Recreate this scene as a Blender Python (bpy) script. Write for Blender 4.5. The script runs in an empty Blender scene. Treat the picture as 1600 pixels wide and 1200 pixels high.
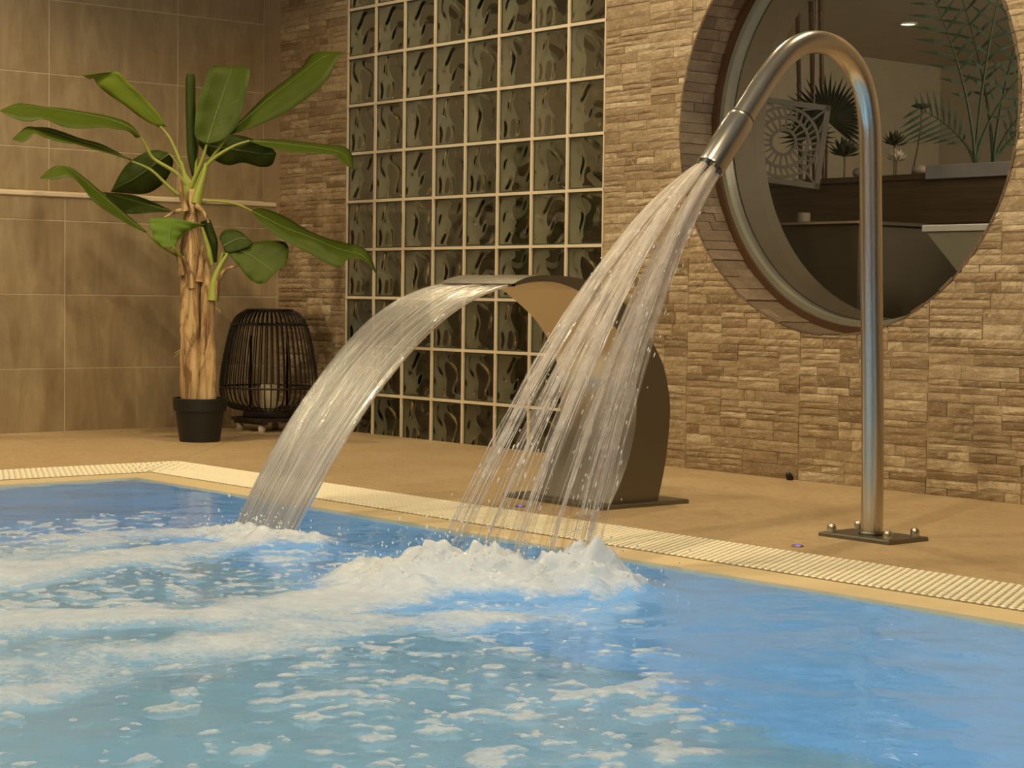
import bpy, bmesh, math, random
import numpy as np
from mathutils import Vector, Matrix

SC = bpy.context.scene
COL = SC.collection
rnd = random.Random(7)
PI = math.pi

# ------------------------------------------------------------------ camera
F_PX = 3002.6
YAW, PITCH, ROLL = 0.876316, 0.0458991, 0.0131485
CAM = Vector((6.68147, -4.6472, 0.579145))
FW = Vector((-math.sin(YAW)*math.cos(PITCH), math.cos(YAW)*math.cos(PITCH), -math.sin(PITCH)))
_r = Vector((math.cos(YAW), math.sin(YAW), 0)); _u = _r.cross(FW)
RT = math.cos(ROLL)*_r + math.sin(ROLL)*_u
UP = -math.sin(ROLL)*_r + math.cos(ROLL)*_u
cd = bpy.data.cameras.new('camera'); cam = bpy.data.objects.new('camera', cd); COL.objects.link(cam)
cd.sensor_width = 36; cd.lens = F_PX/1600*36; cd.clip_start = 0.05; cd.clip_end = 60
cam.matrix_world = Matrix(((RT.x, UP.x, -FW.x, CAM.x), (RT.y, UP.y, -FW.y, CAM.y), (RT.z, UP.z, -FW.z, CAM.z), (0, 0, 0, 1)))
SC.camera = cam
def ray(px, py): return FW + RT*((px-800)/F_PX) + UP*((600-py)/F_PX)
def at_depth(px, py, d): return CAM + ray(px, py)*d
def on_z(px, py, z):
    r = ray(px, py); return CAM + r*((z-CAM.z)/r.z)
def on_y(px, py, y):
    r = ray(px, py); return CAM + r*((y-CAM.y)/r.y)

# ------------------------------------------------------------------ world, lamps, exposure
SC.view_settings.view_transform = 'Standard'; SC.view_settings.look = 'None'
SC.view_settings.gamma = 1; SC.view_settings.use_curve_mapping = False
SC.view_settings.exposure = 0.0
SC.cycles.transparent_max_bounces = 48
w = bpy.data.worlds.new('world'); SC.world = w; w.use_nodes = True
w.node_tree.nodes['Background'].inputs[0].default_value = (0.9, 0.6, 0.35, 1)
w.node_tree.nodes['Background'].inputs[1].default_value = 0.05
WARM = (1.0, 0.80, 0.47)
def spot(name, loc, aim, power, angle=120, blend=0.7, size=0.035, col=WARM):
    l = bpy.data.lights.new(name, 'SPOT'); l.energy = power; l.color = col
    l.spot_size = math.radians(angle); l.spot_blend = blend; l.shadow_soft_size = size
    o = bpy.data.objects.new(name, l); COL.objects.link(o); o.location = loc
    o.rotation_euler = (Vector(aim)-Vector(loc)).to_track_quat('-Z', 'Y').to_euler(); return o
def area(name, loc, aim, power, sx, sy, col=WARM):
    l = bpy.data.lights.new(name, 'AREA'); l.energy = power; l.color = col
    l.shape = 'RECTANGLE'; l.size = sx; l.size_y = sy
    o = bpy.data.objects.new(name, l); COL.objects.link(o); o.location = loc
    o.rotation_euler = (Vector(aim)-Vector(loc)).to_track_quat('-Z', 'Y').to_euler(); return o
# ceiling downlights of the pool hall, then added fill spots at its unseen far sides
spot('downlight_deck', (0.95, -0.62, 2.62), (0.9, -0.9, 0), 48, 135)
spot('downlight_deck', (2.2, -0.62, 2.62), (2.2, -0.9, 0), 55, 135)
spot('downlight_deck', (3.5, -0.62, 2.62), (3.5, -0.9, 0), 66, 135)
spot('downlight_pool', (0.25, -2.35, 2.62), (-0.5, -1.35, 0.15), 105, 80, 0.75)
spot('downlight_pool', (0.9, -3.0, 2.62), (1.4, -2.2, 0), 105, 140)
spot('downlight_pool', (2.7, -3.1, 2.62), (2.6, -2.3, 0), 100, 145)
spot('downlight_pool', (4.4, -2.9, 2.62), (3.9, -1.6, 0), 115, 145)
spot('downlight_pool', (6.4, -3.3, 2.62), (5.6, -2.2, 0), 95, 145)
spot('far_fill_spot', (2.2, -7.3, 2.62), (2.2, -8.4, 0.3), 120, 150)  # added fill: brightens the unseen hall that steel, glass and water mirror
spot('far_fill_spot', (5.2, -7.3, 2.62), (5.2, -8.4, 0.3), 120, 150)
spot('far_fill_spot', (8.4, -4.6, 2.62), (9.2, -4.6, 0.3), 80, 150)
# lamps set in the pool wall on the photographer's side, under the water
area('pool_lamp', (2.2, -5.95, -0.6), (2.2, -2.0, -1.1), 11, 0.5, 0.3, (0.30, 0.60, 0.90))
area('pool_lamp', (4.0, -5.95, -0.6), (4.0, -2.0, -1.1), 28, 0.5, 0.3, (0.36, 0.74, 0.90))
area('pool_lamp', (5.8, -5.95, -0.6), (5.6, -2.0, -1.1), 16, 0.5, 0.3, (0.26, 0.52, 0.95))
area('pool_lamp', (8.95, -3.2, -0.6), (5.0, -2.9, -1.1), 14, 0.5, 0.3, (0.26, 0.52, 0.95))
# the room behind the wall: its spotlight, then added fill lights kept out of sight
spot('inner_downlight', (0.52, 3.02, 1.93), (0.6, 2.6, 0), 22, 130)
area('inner_fill', (3.75, 2.2, 1.85), (1.0, 1.2, 0.9), 26, 0.5, 0.5, (1.0, 0.80, 0.52))  # added fill, hidden beside the round window, brightens the room
area('inner_fill', (3.6, 3.2, 0.9), (0.6, 3.0, 1.95), 16, 0.5, 0.5, (1.0, 0.86, 0.62))  # added upward fill, lightens the inner ceiling
area('inner_fill', (3.6, 0.62, 1.80), (0.7, 0.1, 1.0), 14, 0.4, 0.3, (0.95, 0.93, 0.80))  # added fill along the wall, lights the glass block sides from behind

# ------------------------------------------------------------------ helpers
def setp(o, label=None, cat=None, group=None, kind=None):
    if label: o['label'] = label
    if cat: o['category'] = cat
    if group: o['group'] = group
    if kind: o['kind'] = kind
    return o
def link(name, me, mat=None, parent=None, loc=None):
    o = bpy.data.objects.new(name, me); COL.objects.link(o)
    if mat is not None and me is not None and len(me.materials) == 0:
        for m in (mat if isinstance(mat, (list, tuple)) else [mat]): me.materials.append(m)
    if parent is not None: o.parent = parent
    if loc is not None: o.location = loc
    return o
def empty(name, loc=(0, 0, 0), rz=0):
    o = bpy.data.objects.new(name, None); COL.objects.link(o); o.location = loc; o.rotation_euler = (0, 0, rz)
    o.empty_display_size = 0.05; return o
def pyd(name, v, f, smooth=False):
    me = bpy.data.meshes.new(name); me.from_pydata([tuple(p) for p in v], [], f)
    if smooth: me.polygons.foreach_set('use_smooth', [True]*len(f))
    me.update(); return me
class MB:
    def __init__(s): s.v = []; s.f = []; s.m = []; s.mi = 0
    def add(s, v, f):
        b = len(s.v); s.v += [tuple(p) for p in v]; s.f += [tuple(i+b for i in q) for q in f]; s.m += [s.mi]*len(f); return b
    def box(s, x0, x1, y0, y1, z0, z1):
        s.add([(x0,y0,z0),(x1,y0,z0),(x1,y1,z0),(x0,y1,z0),(x0,y0,z1),(x1,y0,z1),(x1,y1,z1),(x0,y1,z1)],
              [(0,3,2,1),(4,5,6,7),(0,1,5,4),(1,2,6,5),(2,3,7,6),(3,0,4,7)])
    def bbox(s, x0, x1, y0, y1, z0, z1, b):
        """box with its upper edges chamfered by b"""
        s.add([(x0,y0,z0),(x1,y0,z0),(x1,y1,z0),(x0,y1,z0),(x0,y0,z1-b),(x1,y0,z1-b),(x1,y1,z1-b),(x0,y1,z1-b),
               (x0+b,y0+b,z1),(x1-b,y0+b,z1),(x1-b,y1-b,z1),(x0+b,y1-b,z1)],
              [(0,3,2,1),(0,1,5,4),(1,2,6,5),(2,3,7,6),(3,0,4,7),(4,5,9,8),(5,6,10,9),(6,7,11,10),(7,4,8,11),(8,9,10,11)])
    def lathe(s, prof, n=32, c=(0, 0), caps=True):
        v = []; f = []
        for r, z in prof:
            for k in range(n):
                a = 2*PI*k/n; v.append((c[0]+r*math.cos(a), c[1]+r*math.sin(a), z))
        m = len(prof)
        for i in range(m-1):
            for k in range(n):
                k2 = (k+1) % n; f.append((i*n+k, i*n+k2, (i+1)*n+k2, (i+1)*n+k))
        if caps:
            f.append(tuple(range(n-1, -1, -1))); f.append(tuple((m-1)*n+k for k in range(n)))
        s.add(v, f)
    def tube(s, pts, rad, n=8, caps=True, flat=1.0, flatdir=None):
        pts = [Vector(p) for p in pts]; m = len(pts)
        if not hasattr(rad, '__len__'): rad = [rad]*m
        v = []; f = []; prev = None
        for i, p in enumerate(pts):
            t = (pts[min(i+1, m-1)]-pts[max(i-1, 0)]).normalized()
            if prev is None:
                ref = flatdir if flatdir is not None else (Vector((0, 0, 1)) if abs(t.z) < 0.9 else Vector((1, 0, 0)))
                a = (ref - t*ref.dot(t)).normalized()
            else:
                a = (prev - t*prev.dot(t)).normalized()
            prev = a; b = t.cross(a)
            for k in range(n):
                q = 2*PI*k/n; v.append(p + (a*math.cos(q)*flat + b*math.sin(q))*rad[i])
        for i in range(m-1):
            for k in range(n):
                k2 = (k+1) % n; f.append((i*n+k, i*n+k2, (i+1)*n+k2, (i+1)*n+k))
        if caps:
            f.append(tuple(range(n-1, -1, -1))); f.append(tuple((m-1)*n+k for k in range(n)))
        s.add(v, f)
    def build(s, name, mat=None, parent=None, loc=None, smooth=False, angle=None):
        me = pyd(name, s.v, s.f, smooth)
        mats = mat if isinstance(mat, (list, tuple)) else [mat]
        for m in mats:
            if m is not None: me.materials.append(m)
        if len(mats) > 1: me.polygons.foreach_set('material_index', s.m)
        if smooth and angle: me.set_sharp_from_angle(angle=math.radians(angle))
        return link(name, me, None, parent, loc)
def mesh_of(o): return o.data
def smoothcurve(pts, n):
    """Catmull-Rom through pts, n samples"""
    P = [Vector(p) for p in pts]; P = [P[0]*2-P[1]] + P + [P[-1]*2-P[-2]]; out = []; m = len(P)-3
    for i in range(n):
        t = i/(n-1)*m; k = min(int(t), m-1); t -= k; a, b, c, d = P[k:k+4]
        out.append(0.5*((2*b) + (c-a)*t + (2*a-5*b+4*c-d)*t*t + (3*b-a-3*c+d)*t**3))
    return out
_lat = np.random.RandomState(3).rand(256, 256)
def noise2(x, y):
    xi = np.floor(x).astype(int); yi = np.floor(y).astype(int); fx = x-xi; fy = y-yi
    fx = fx*fx*(3-2*fx); fy = fy*fy*(3-2*fy)
    g = lambda a, b: _lat[a & 255, b & 255]
    return (g(xi,yi)*(1-fx)*(1-fy)+g(xi+1,yi)*fx*(1-fy)+g(xi,yi+1)*(1-fx)*fy+g(xi+1,yi+1)*fx*fy)*2-1
def fbm(x, y, o=4):
    s = 0; a = 0.5
    for k in range(o): s = s+a*noise2(x*2**k+17*k, y*2**k+31*k); a *= 0.5
    return s
def sstep(a, b, x):
    t = np.clip((x-a)/(b-a), 0, 1); return t*t*(3-2*t)

# ------------------------------------------------------------------ materials
class N:
    """small node-tree writer"""
    def __init__(s, name):
        s.mat = bpy.data.materials.new(name); s.mat.use_nodes = True; s.t = s.mat.node_tree; s.t.nodes.clear()
        s.out = s.t.nodes.new('ShaderNodeOutputMaterial')
    def n(s, typ, **kw):
        nd = s.t.nodes.new(typ)
        for k, v in kw.items():
            if k.startswith('i_'):
                nd.inputs[k[2:].replace('_', ' ')].default_value = v
            else: setattr(nd, k, v)
        return nd
    def l(s, a, b): s.t.links.new(a, b)
    def pos(s): return s.n('ShaderNodeNewGeometry').outputs['Position']
    def objc(s): return s.n('ShaderNodeTexCoord').outputs['Object']
    def attr(s, name): return s.n('ShaderNodeAttribute', attribute_name=name)
    def mapping(s, vec, scale=(1, 1, 1), loc=None):
        m = s.n('ShaderNodeMapping'); m.inputs['Scale'].default_value = scale; s.l(vec, m.inputs['Vector'])
        if loc is not None: s.l(loc, m.inputs['Location'])
        return m.outputs[0]
    def noise(s, vec, scale=5, detail=4, rough=0.55, dist=0.0):
        nd = s.n('ShaderNodeTexNoise'); nd.inputs['Scale'].default_value = scale; nd.inputs['Detail'].default_value = detail
        nd.inputs['Roughness'].default_value = rough; nd.inputs['Distortion'].default_value = dist
        if vec is not None: s.l(vec, nd.inputs['Vector'])
        return nd.outputs['Fac']
    def ramp(s, fac, stops, interp='LINEAR'):
        r = s.n('ShaderNodeValToRGB'); r.color_ramp.interpolation = interp; e = r.color_ramp.elements
        while len(e) > 1: e.remove(e[-1])
        for i, (p, c) in enumerate(stops):
            c = (c[0], c[1], c[2], 1) if hasattr(c, '__len__') else (c, c, c, 1)
            if i == 0: e[0].position = p; e[0].color = c
            else: q = e.new(p); q.color = c
        s.l(fac, r.inputs[0]); return r.outputs[0]
    def mix(s, fac, a, b, mode='MIX'):
        m = s.n('ShaderNodeMix', data_type='RGBA', blend_type=mode)
        for sock, v in ((m.inputs[0], fac), (m.inputs[6], a), (m.inputs[7], b)):
            if hasattr(v, 'is_linked'): s.l(v, sock)
            elif hasattr(v, '__len__'): sock.default_value = (v[0], v[1], v[2], 1)
            else: sock.default_value = v
        return m.outputs[2]
    def math(s, op, a, b=0.0, clamp=False):
        m = s.n('ShaderNodeMath', operation=op, use_clamp=clamp)
        for i, v in enumerate((a, b)):
            if hasattr(v, 'is_linked'): s.l(v, m.inputs[i])
            else: m.inputs[i].default_value = v
        return m.outputs[0]
    def bump(s, h, strength=0.3, dist=0.01):
        b = s.n('ShaderNodeBump'); b.inputs['Strength'].default_value = strength; b.inputs['Distance'].default_value = dist
        s.l(h, b.inputs['Height']); return b.outputs[0]
    def bsdf(s, col, rough=0.5, metal=0.0, normal=None, **kw):
        p = s.n('ShaderNodeBsdfPrincipled')
        for sock, v in ((p.inputs['Base Color'], col), (p.inputs['Roughness'], rough)):
            if hasattr(v, 'is_linked'): s.l(v, sock)
            elif hasattr(v, '__len__'): sock.default_value = (v[0], v[1], v[2], 1)
            else: sock.default_value = v
        p.inputs['Metallic'].default_value = metal
        if normal is not None: s.l(normal, p.inputs['Normal'])
        for k, v in kw.items(): p.inputs[k.replace('_', ' ')].default_value = v
        return p.outputs[0]
    def shmix(s, fac, a, b):
        m = s.n('ShaderNodeMixShader')
        if hasattr(fac, 'is_linked'): s.l(fac, m.inputs[0])
        else: m.inputs[0].default_value = fac
        s.l(a, m.inputs[1]); s.l(b, m.inputs[2]); return m.outputs[0]
    def done(s, sh): s.l(sh, s.out.inputs['Surface']); return s.mat
def srgb(r, g, b):
    f = lambda c: (c/255/12.92 if c/255 <= 0.04045 else ((c/255+0.055)/1.055)**2.4)
    return (f(r), f(g), f(b))
def plain(name, col, rough=0.5, metal=0.0, bump=0.0, bscale=60, vary=0.12, **kw):
    m = N(name); p = m.objc(); nz = m.noise(p, bscale*0.2, 3)
    c = m.mix(nz, tuple(x*(1-vary) for x in col), tuple(min(1, x*(1+vary)) for x in col))
    nm = m.bump(m.noise(p, bscale, 3), bump, 0.005) if bump else None
    return m.done(m.bsdf(c, rough, metal, nm, **kw))

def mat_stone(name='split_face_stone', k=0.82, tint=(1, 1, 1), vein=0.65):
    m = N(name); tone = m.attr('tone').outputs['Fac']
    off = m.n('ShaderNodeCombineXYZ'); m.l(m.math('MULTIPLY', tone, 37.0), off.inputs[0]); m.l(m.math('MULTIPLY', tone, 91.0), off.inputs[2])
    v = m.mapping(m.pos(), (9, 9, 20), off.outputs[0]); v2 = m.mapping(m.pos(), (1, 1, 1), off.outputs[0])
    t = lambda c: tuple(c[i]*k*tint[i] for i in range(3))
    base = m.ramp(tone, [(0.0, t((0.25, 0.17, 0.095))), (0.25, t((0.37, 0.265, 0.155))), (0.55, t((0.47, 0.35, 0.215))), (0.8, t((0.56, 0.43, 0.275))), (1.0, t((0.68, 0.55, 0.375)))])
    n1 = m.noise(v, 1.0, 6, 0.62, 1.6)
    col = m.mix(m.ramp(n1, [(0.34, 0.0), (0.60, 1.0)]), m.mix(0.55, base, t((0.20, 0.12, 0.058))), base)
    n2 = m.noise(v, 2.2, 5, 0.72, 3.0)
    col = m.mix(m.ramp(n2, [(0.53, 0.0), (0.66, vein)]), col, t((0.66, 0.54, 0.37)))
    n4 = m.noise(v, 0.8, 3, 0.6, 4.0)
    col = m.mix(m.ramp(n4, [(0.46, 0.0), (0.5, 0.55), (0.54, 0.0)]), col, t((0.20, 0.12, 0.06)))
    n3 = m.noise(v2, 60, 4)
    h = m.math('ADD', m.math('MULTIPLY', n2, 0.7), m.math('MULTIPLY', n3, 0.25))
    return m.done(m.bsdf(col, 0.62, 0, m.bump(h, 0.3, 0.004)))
def mat_tile():
    m = N('streaked_wall_tile'); p = m.pos(); oi = m.n('ShaderNodeObjectInfo')
    off = m.n('ShaderNodeCombineXYZ'); m.l(m.math('MULTIPLY', oi.outputs['Random'], 50.0), off.inputs[1]); m.l(m.math('MULTIPLY', oi.outputs['Random'], 23.0), off.inputs[2])
    v = m.mapping(p, (1, 16, 4), off.outputs[0]); n1 = m.noise(v, 1.0, 5, 0.6, 0.8)
    v2 = m.mapping(p, (1, 5, 3), off.outputs[0]); n2 = m.noise(v2, 1.0, 4, 0.6, 1.2)
    c = m.ramp(n1, [(0.28, (0.265, 0.197, 0.115)), (0.5, (0.33, 0.25, 0.15)), (0.72, (0.40, 0.312, 0.195))])
    c = m.mix(m.ramp(n2, [(0.45, 0.0), (0.7, 0.45)]), c, (0.22, 0.15, 0.092))
    c = m.mix(m.ramp(m.noise(v2, 4.0, 6, 0.7, 2.0), [(0.6, 0.0), (0.72, 0.35)]), c, (0.46, 0.36, 0.25))
    return m.done(m.bsdf(c, 0.42, 0, m.bump(n1, 0.12, 0.004)))
def mat_floor():
    m = N('deck_tile'); p = m.pos()
    n1 = m.noise(p, 2.2, 5, 0.6, 0.5); n2 = m.noise(m.mapping(p, (26, 40, 26)), 1.0, 4, 0.6, 1.5)
    c = m.ramp(n1, [(0.3, (0.395, 0.28, 0.155)), (0.7, (0.475, 0.35, 0.205))])
    c = m.mix(m.ramp(n2, [(0.48, 0.0), (0.66, 0.6)]), c, (0.30, 0.20, 0.105))
    c = m.mix(m.ramp(n2, [(0.28, 0.4), (0.42, 0.0)]), c, (0.60, 0.46, 0.29))
    return m.done(m.bsdf(c, 0.5, 0, m.bump(n2, 0.25, 0.004)))
def mat_steel(name, rough=0.2, col=(0.62, 0.58, 0.53), axis=(40, 40, 2)):
    m = N(name); v = m.mapping(m.objc(), axis); n1 = m.noise(v, 6.0, 3, 0.6)
    r = m.ramp(n1, [(0.3, rough*0.92), (0.7, rough*1.08)])
    return m.done(m.bsdf(col, r, 1.0))
def mat_leaf(name, dark, light):
    m = N(name); u = m.attr('along').outputs['Fac']; a = m.attr('across').outputs['Fac']
    # side veins run obliquely from the midrib
    cv = m.n('ShaderNodeCombineXYZ'); m.l(m.math('SUBTRACT', m.math('MULTIPLY', u, 60.0), m.math('MULTIPLY', m.math('ABSOLUTE', a), 9.0)), cv.inputs[0])
    nz = m.noise(cv.outputs[0], 1.0, 2, 0.6)
    p = m.objc(); n1 = m.noise(p, 14, 3)
    c = m.mix(m.math('MULTIPLY', m.math('ADD', nz, n1), 0.5), dark, light)
    rib = m.ramp(m.math('ABSOLUTE', a), [(0.0, 1.0), (0.05, 0.0)])
    c = m.mix(m.math('MULTIPLY', rib, 0.35), c, (0.26, 0.32, 0.06))
    sh = m.bsdf(c, 0.50, 0, m.bump(nz, 0.5, 0.004), Specular_IOR_Level=0.28)
    tr = m.n('ShaderNodeBsdfTranslucent'); m.l(m.mix(0.5, c, (0.35, 0.5, 0.06)), tr.inputs[0])
    return m.done(m.shmix(0.28, sh, tr.outputs[0]))
def mat_bark():
    m = N('fibrous_bark'); p = m.objc(); v = m.mapping(p, (34, 34, 3.2)); n1 = m.noise(v, 1.0, 6, 0.65, 1.0)
    n2 = m.noise(m.mapping(p, (14, 14, 5)), 1.0, 5, 0.65, 1.5)
    c = m.ramp(n1, [(0.36, (0.085, 0.042, 0.015)), (0.47, (0.36, 0.22, 0.10)), (0.57, (0.50, 0.34, 0.165)), (0.72, (0.64, 0.47, 0.26))])
    c = m.mix(m.ramp(n2, [(0.50, 0.0), (0.60, 0.9)]), c, (0.15, 0.075, 0.028))
    return m.done(m.bsdf(c, 0.75, 0, m.bump(n1, 0.8, 0.008)))
def mat_wood(name, a, b, scale=(3, 3, 60)):
    m = N(name); p = m.objc(); n1 = m.noise(m.mapping(p, scale), 1.0, 5, 0.6, 1.0)
    return m.done(m.bsdf(m.ramp(n1, [(0.3, a), (0.7, b)]), 0.55, 0, m.bump(n1, 0.2, 0.004)))
def mat_water():
    m = N('pool_water'); p = m.pos()
    n1 = m.noise(m.mapping(p, (16, 16, 1)), 1.0, 3, 0.55, 0.6); n2 = m.noise(m.mapping(p, (5, 5, 1)), 1.0, 2, 0.5, 0.4)
    nm = m.bump(m.math('ADD', m.math('MULTIPLY', n1, 0.35), n2), 0.35, 0.012)
    g = m.n('ShaderNodeBsdfGlass'); g.inputs['IOR'].default_value = 1.33; g.inputs['Roughness'].default_value = 0.04
    g.inputs['Color'].default_value = (0.93, 0.98, 1.0, 1); m.l(nm, g.inputs['Normal'])
    return m.done(g.outputs[0])
def mat_foam():
    m = N('white_foam'); p = m.pos(); fo = m.attr('foam').outputs['Fac']
    n1 = m.noise(m.mapping(p, (70, 70, 70)), 1.0, 4, 0.65, 0.4); n2 = m.noise(m.mapping(p, (22, 22, 22)), 1.0, 4, 0.6, 0.8)
    nn = m.math('ADD', m.math('MULTIPLY', n1, 0.5), m.math('MULTIPLY', n2, 0.5))
    al = m.math('ADD', fo, m.math('MULTIPLY', m.math('SUBTRACT', nn, 0.5), 1.5))
    al = m.math('MULTIPLY', m.ramp(al, [(0.28, 0.0), (0.62, 0.62), (1.0, 1.0)]), 0.92)
    d = m.bsdf((0.86, 0.885, 0.96), 0.2, 0, m.bump(nn, 0.5, 0.01))
    tl = m.n('ShaderNodeBsdfTranslucent'); tl.inputs[0].default_value = (0.75, 0.8, 0.86, 1)
    t = m.n('ShaderNodeBsdfTransparent')
    return m.done(m.shmix(al, t.outputs[0], m.shmix(0.35, d, tl.outputs[0])))
def mat_stream(name, a0, a1, su, sv, glassy=0.25, thr=0.5, lo=0.25, bs=0.7, fs=1.0):
    """aerated falling water: streaks along the flow; a0..a1 is how milky it is at the start and the end"""
    m = N(name); u = m.attr('along').outputs['Fac']; v = m.attr('across').outputs['Fac']
    cv = m.n('ShaderNodeCombineXYZ'); m.l(m.math('MULTIPLY', u, su), cv.inputs[0]); m.l(m.math('MULTIPLY', v, sv), cv.inputs[1])
    m.l(m.math('MULTIPLY', m.attr('seed').outputs['Fac'], 13.0), cv.inputs[2])
    nz = m.noise(cv.outputs[0], 1.0, 5, 0.62, 0.5)
    mil = m.math('ADD', a0, m.math('MULTIPLY', u, a1-a0))
    al = m.math('MULTIPLY', mil, m.ramp(nz, [(thr-0.16, lo), (thr, 0.35+lo*1.4), (thr+0.16, 1.35)]), True)
    nm = m.bump(nz, bs, 0.02)
    d = m.bsdf((0.94, 0.87, 0.83), 0.25, 0, nm)
    tl = m.n('ShaderNodeBsdfTranslucent'); tl.inputs[0].default_value = (0.95, 0.92, 0.87, 1)
    milk = m.shmix(0.45, d, tl.outputs[0])
    gl = m.n('ShaderNodeBsdfGlossy'); gl.inputs['Roughness'].default_value = 0.1; m.l(nm, gl.inputs['Normal'])
    fr = m.n('ShaderNodeFresnel'); fr.inputs['IOR'].default_value = 1.33; m.l(nm, fr.inputs['Normal'])
    t = m.n('ShaderNodeBsdfTransparent'); t.inputs[0].default_value = (0.97, 0.96, 0.95, 1)
    clear = m.shmix(m.math('ADD', m.math('MULTIPLY', fr.outputs[0], fs), glassy*0.3, True), t.outputs[0], gl.outputs[0])
    return m.done(m.shmix(al, clear, milk))
def mat_glass(name, tint=(0.9, 0.92, 0.9), ior=1.5, rough=0.0):
    m = N(name); g = m.n('ShaderNodeBsdfGlass'); g.inputs['IOR'].default_value = ior; g.inputs['Roughness'].default_value = rough
    g.inputs['Color'].default_value = (*tint, 1); return m.done(g.outputs[0])
def mat_pane(name, tint=(0.6, 0.58, 0.55), bump=0.0, ior=1.5):
    """a thin sheet of glass: clear, tinted, with its reflection"""
    m = N(name); t = m.n('ShaderNodeBsdfTransparent'); t.inputs[0].default_value = (*tint, 1)
    g = m.n('ShaderNodeBsdfGlossy'); g.inputs['Roughness'].default_value = 0.02
    fr = m.n('ShaderNodeFresnel'); fr.inputs['IOR'].default_value = ior
    if bump:
        nm = m.bump(m.noise(m.objc(), 18, 2), bump, 0.02); m.l(nm, g.inputs['Normal'])
    return m.done(m.shmix(fr.outputs[0], t.outputs[0], g.outputs[0]))
def mat_emit(name, col, s):
    m = N(name); e = m.n('ShaderNodeEmission'); e.inputs[0].default_value = (*col, 1); e.inputs[1].default_value = s
    return m.done(e.outputs[0])

M = dict(
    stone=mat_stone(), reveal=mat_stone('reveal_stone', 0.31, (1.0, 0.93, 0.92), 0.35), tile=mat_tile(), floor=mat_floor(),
    backing=plain('wall_mortar', (0.34, 0.25, 0.155), 0.8, bump=0.2), grout=plain('pale_grout', (0.66, 0.55, 0.40), 0.7, bump=0.1),
    joint=plain('tile_joint', (0.60, 0.50, 0.36), 0.8), trim=plain('cream_trim', (0.72, 0.60, 0.43), 0.45),
    grate=plain('cream_plastic', (0.92, 0.85, 0.68), 0.45, vary=0.04), channel=plain('channel', (0.10, 0.08, 0.05), 0.8),
    coping=plain('coping_stone', (0.74, 0.60, 0.38), 0.4, bump=0.15), basin_floor=plain('pool_floor_plaster', (0.64, 0.84, 0.86), 0.6, vary=0.05), basin=plain('pool_plaster', (0.50, 0.68, 0.86), 0.6, vary=0.05),
    plaster=plain('hall_plaster', (0.50, 0.42, 0.31), 0.8), ceil=plain('hall_ceiling', (0.50, 0.44, 0.36), 0.8),
    steel=mat_steel('polished_steel', 0.24, (0.60, 0.56, 0.50)), steel_b=mat_steel('brushed_steel', 0.26, axis=(3, 60, 60)), steel_d=mat_steel('dull_steel', 0.36, (0.21, 0.20, 0.175)),
    water=mat_water(), foam=mat_foam(),
    leafs=[mat_leaf('leaf_mid', (0.052, 0.082, 0.006), (0.100, 0.140, 0.010)), mat_leaf('leaf_dark', (0.030, 0.050, 0.005), (0.056, 0.085, 0.008)),
           mat_leaf('leaf_yellow', (0.16, 0.235, 0.018), (0.25, 0.33, 0.03)), mat_leaf('leaf_fresh', (0.09, 0.17, 0.012), (0.18, 0.29, 0.03))],
    rib=plain('midrib_green', (0.10, 0.14, 0.02), 0.4, vary=0.2), stalk=plain('green_stalk', (0.26, 0.29, 0.045), 0.4, vary=0.3), bark=mat_bark(), dry=plain('dry_sheath', (0.42, 0.27, 0.14), 0.8, vary=0.4, bump=0.4),
    black=plain('black_plastic', (0.006, 0.006, 0.0065), 0.5), soil=plain('soil', (0.04, 0.025, 0.015), 0.95, bump=0.6),
    rattan=plain('black_rattan', (0.012, 0.009, 0.010), 0.35, vary=0.3), wax=plain('ivory_wax', (0.62, 0.53, 0.38), 0.5),
    darkwood=mat_wood('dark_wood', (0.06, 0.035, 0.016), (0.13, 0.08, 0.038)), blackwood=mat_wood('black_wood', (0.014, 0.009, 0.006), (0.032, 0.021, 0.013)), castor=plain('grey_castor', (0.40, 0.35, 0.28), 0.5),
    sealant=plain('brown_sealant', (0.055, 0.024, 0.010), 0.4), zinc=plain('grey_frame', (0.15, 0.142, 0.11), 0.35, vary=0.2, bump=0.1),
    bench=plain('bench_brown', (0.05, 0.037, 0.019), 0.7), tub=plain('tub_grey', (0.34, 0.32, 0.25), 0.5), screen=plain('screen_white', (0.15, 0.125, 0.09), 0.6), lining=plain('brown_lining', (0.085, 0.06, 0.03), 0.6), pane=mat_pane('tinted_pane', (0.80, 0.78, 0.74)), clear=mat_pane('clear_glass', (0.97, 0.97, 0.96), 0, 1.15),
    block=mat_glass('block_glass', (0.90, 0.89, 0.83)), blockback=mat_pane('block_back', (0.52, 0.49, 0.42), 0.3), blockside=plain('block_side', (0.66, 0.66, 0.56), 0.6),
    blockrim=plain('block_rim', (0.045, 0.055, 0.045), 0.15),
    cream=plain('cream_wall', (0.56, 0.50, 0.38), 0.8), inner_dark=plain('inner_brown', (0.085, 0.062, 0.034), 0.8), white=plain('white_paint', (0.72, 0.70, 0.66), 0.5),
    palm=plain('dried_palm', (0.05, 0.055, 0.028), 0.6, vary=0.4), palmg=plain('palm_green', (0.03, 0.06, 0.02), 0.5, vary=0.4), bamboo=plain('bamboo_cane', (0.13, 0.08, 0.04), 0.45, vary=0.3),
    petal=plain('cream_petal', (0.66, 0.58, 0.46), 0.6), pebble=plain('pebble', (0.36, 0.28, 0.22), 0.6, vary=0.4), slate=plain('grey_slate', (0.30, 0.28, 0.27), 0.6, vary=0.3),
    bulb=mat_emit('lamp_light', (1.0, 0.86, 0.62), 14), led=mat_emit('violet_led', (0.16, 0.08, 1.0), 2.2),
)

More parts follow.
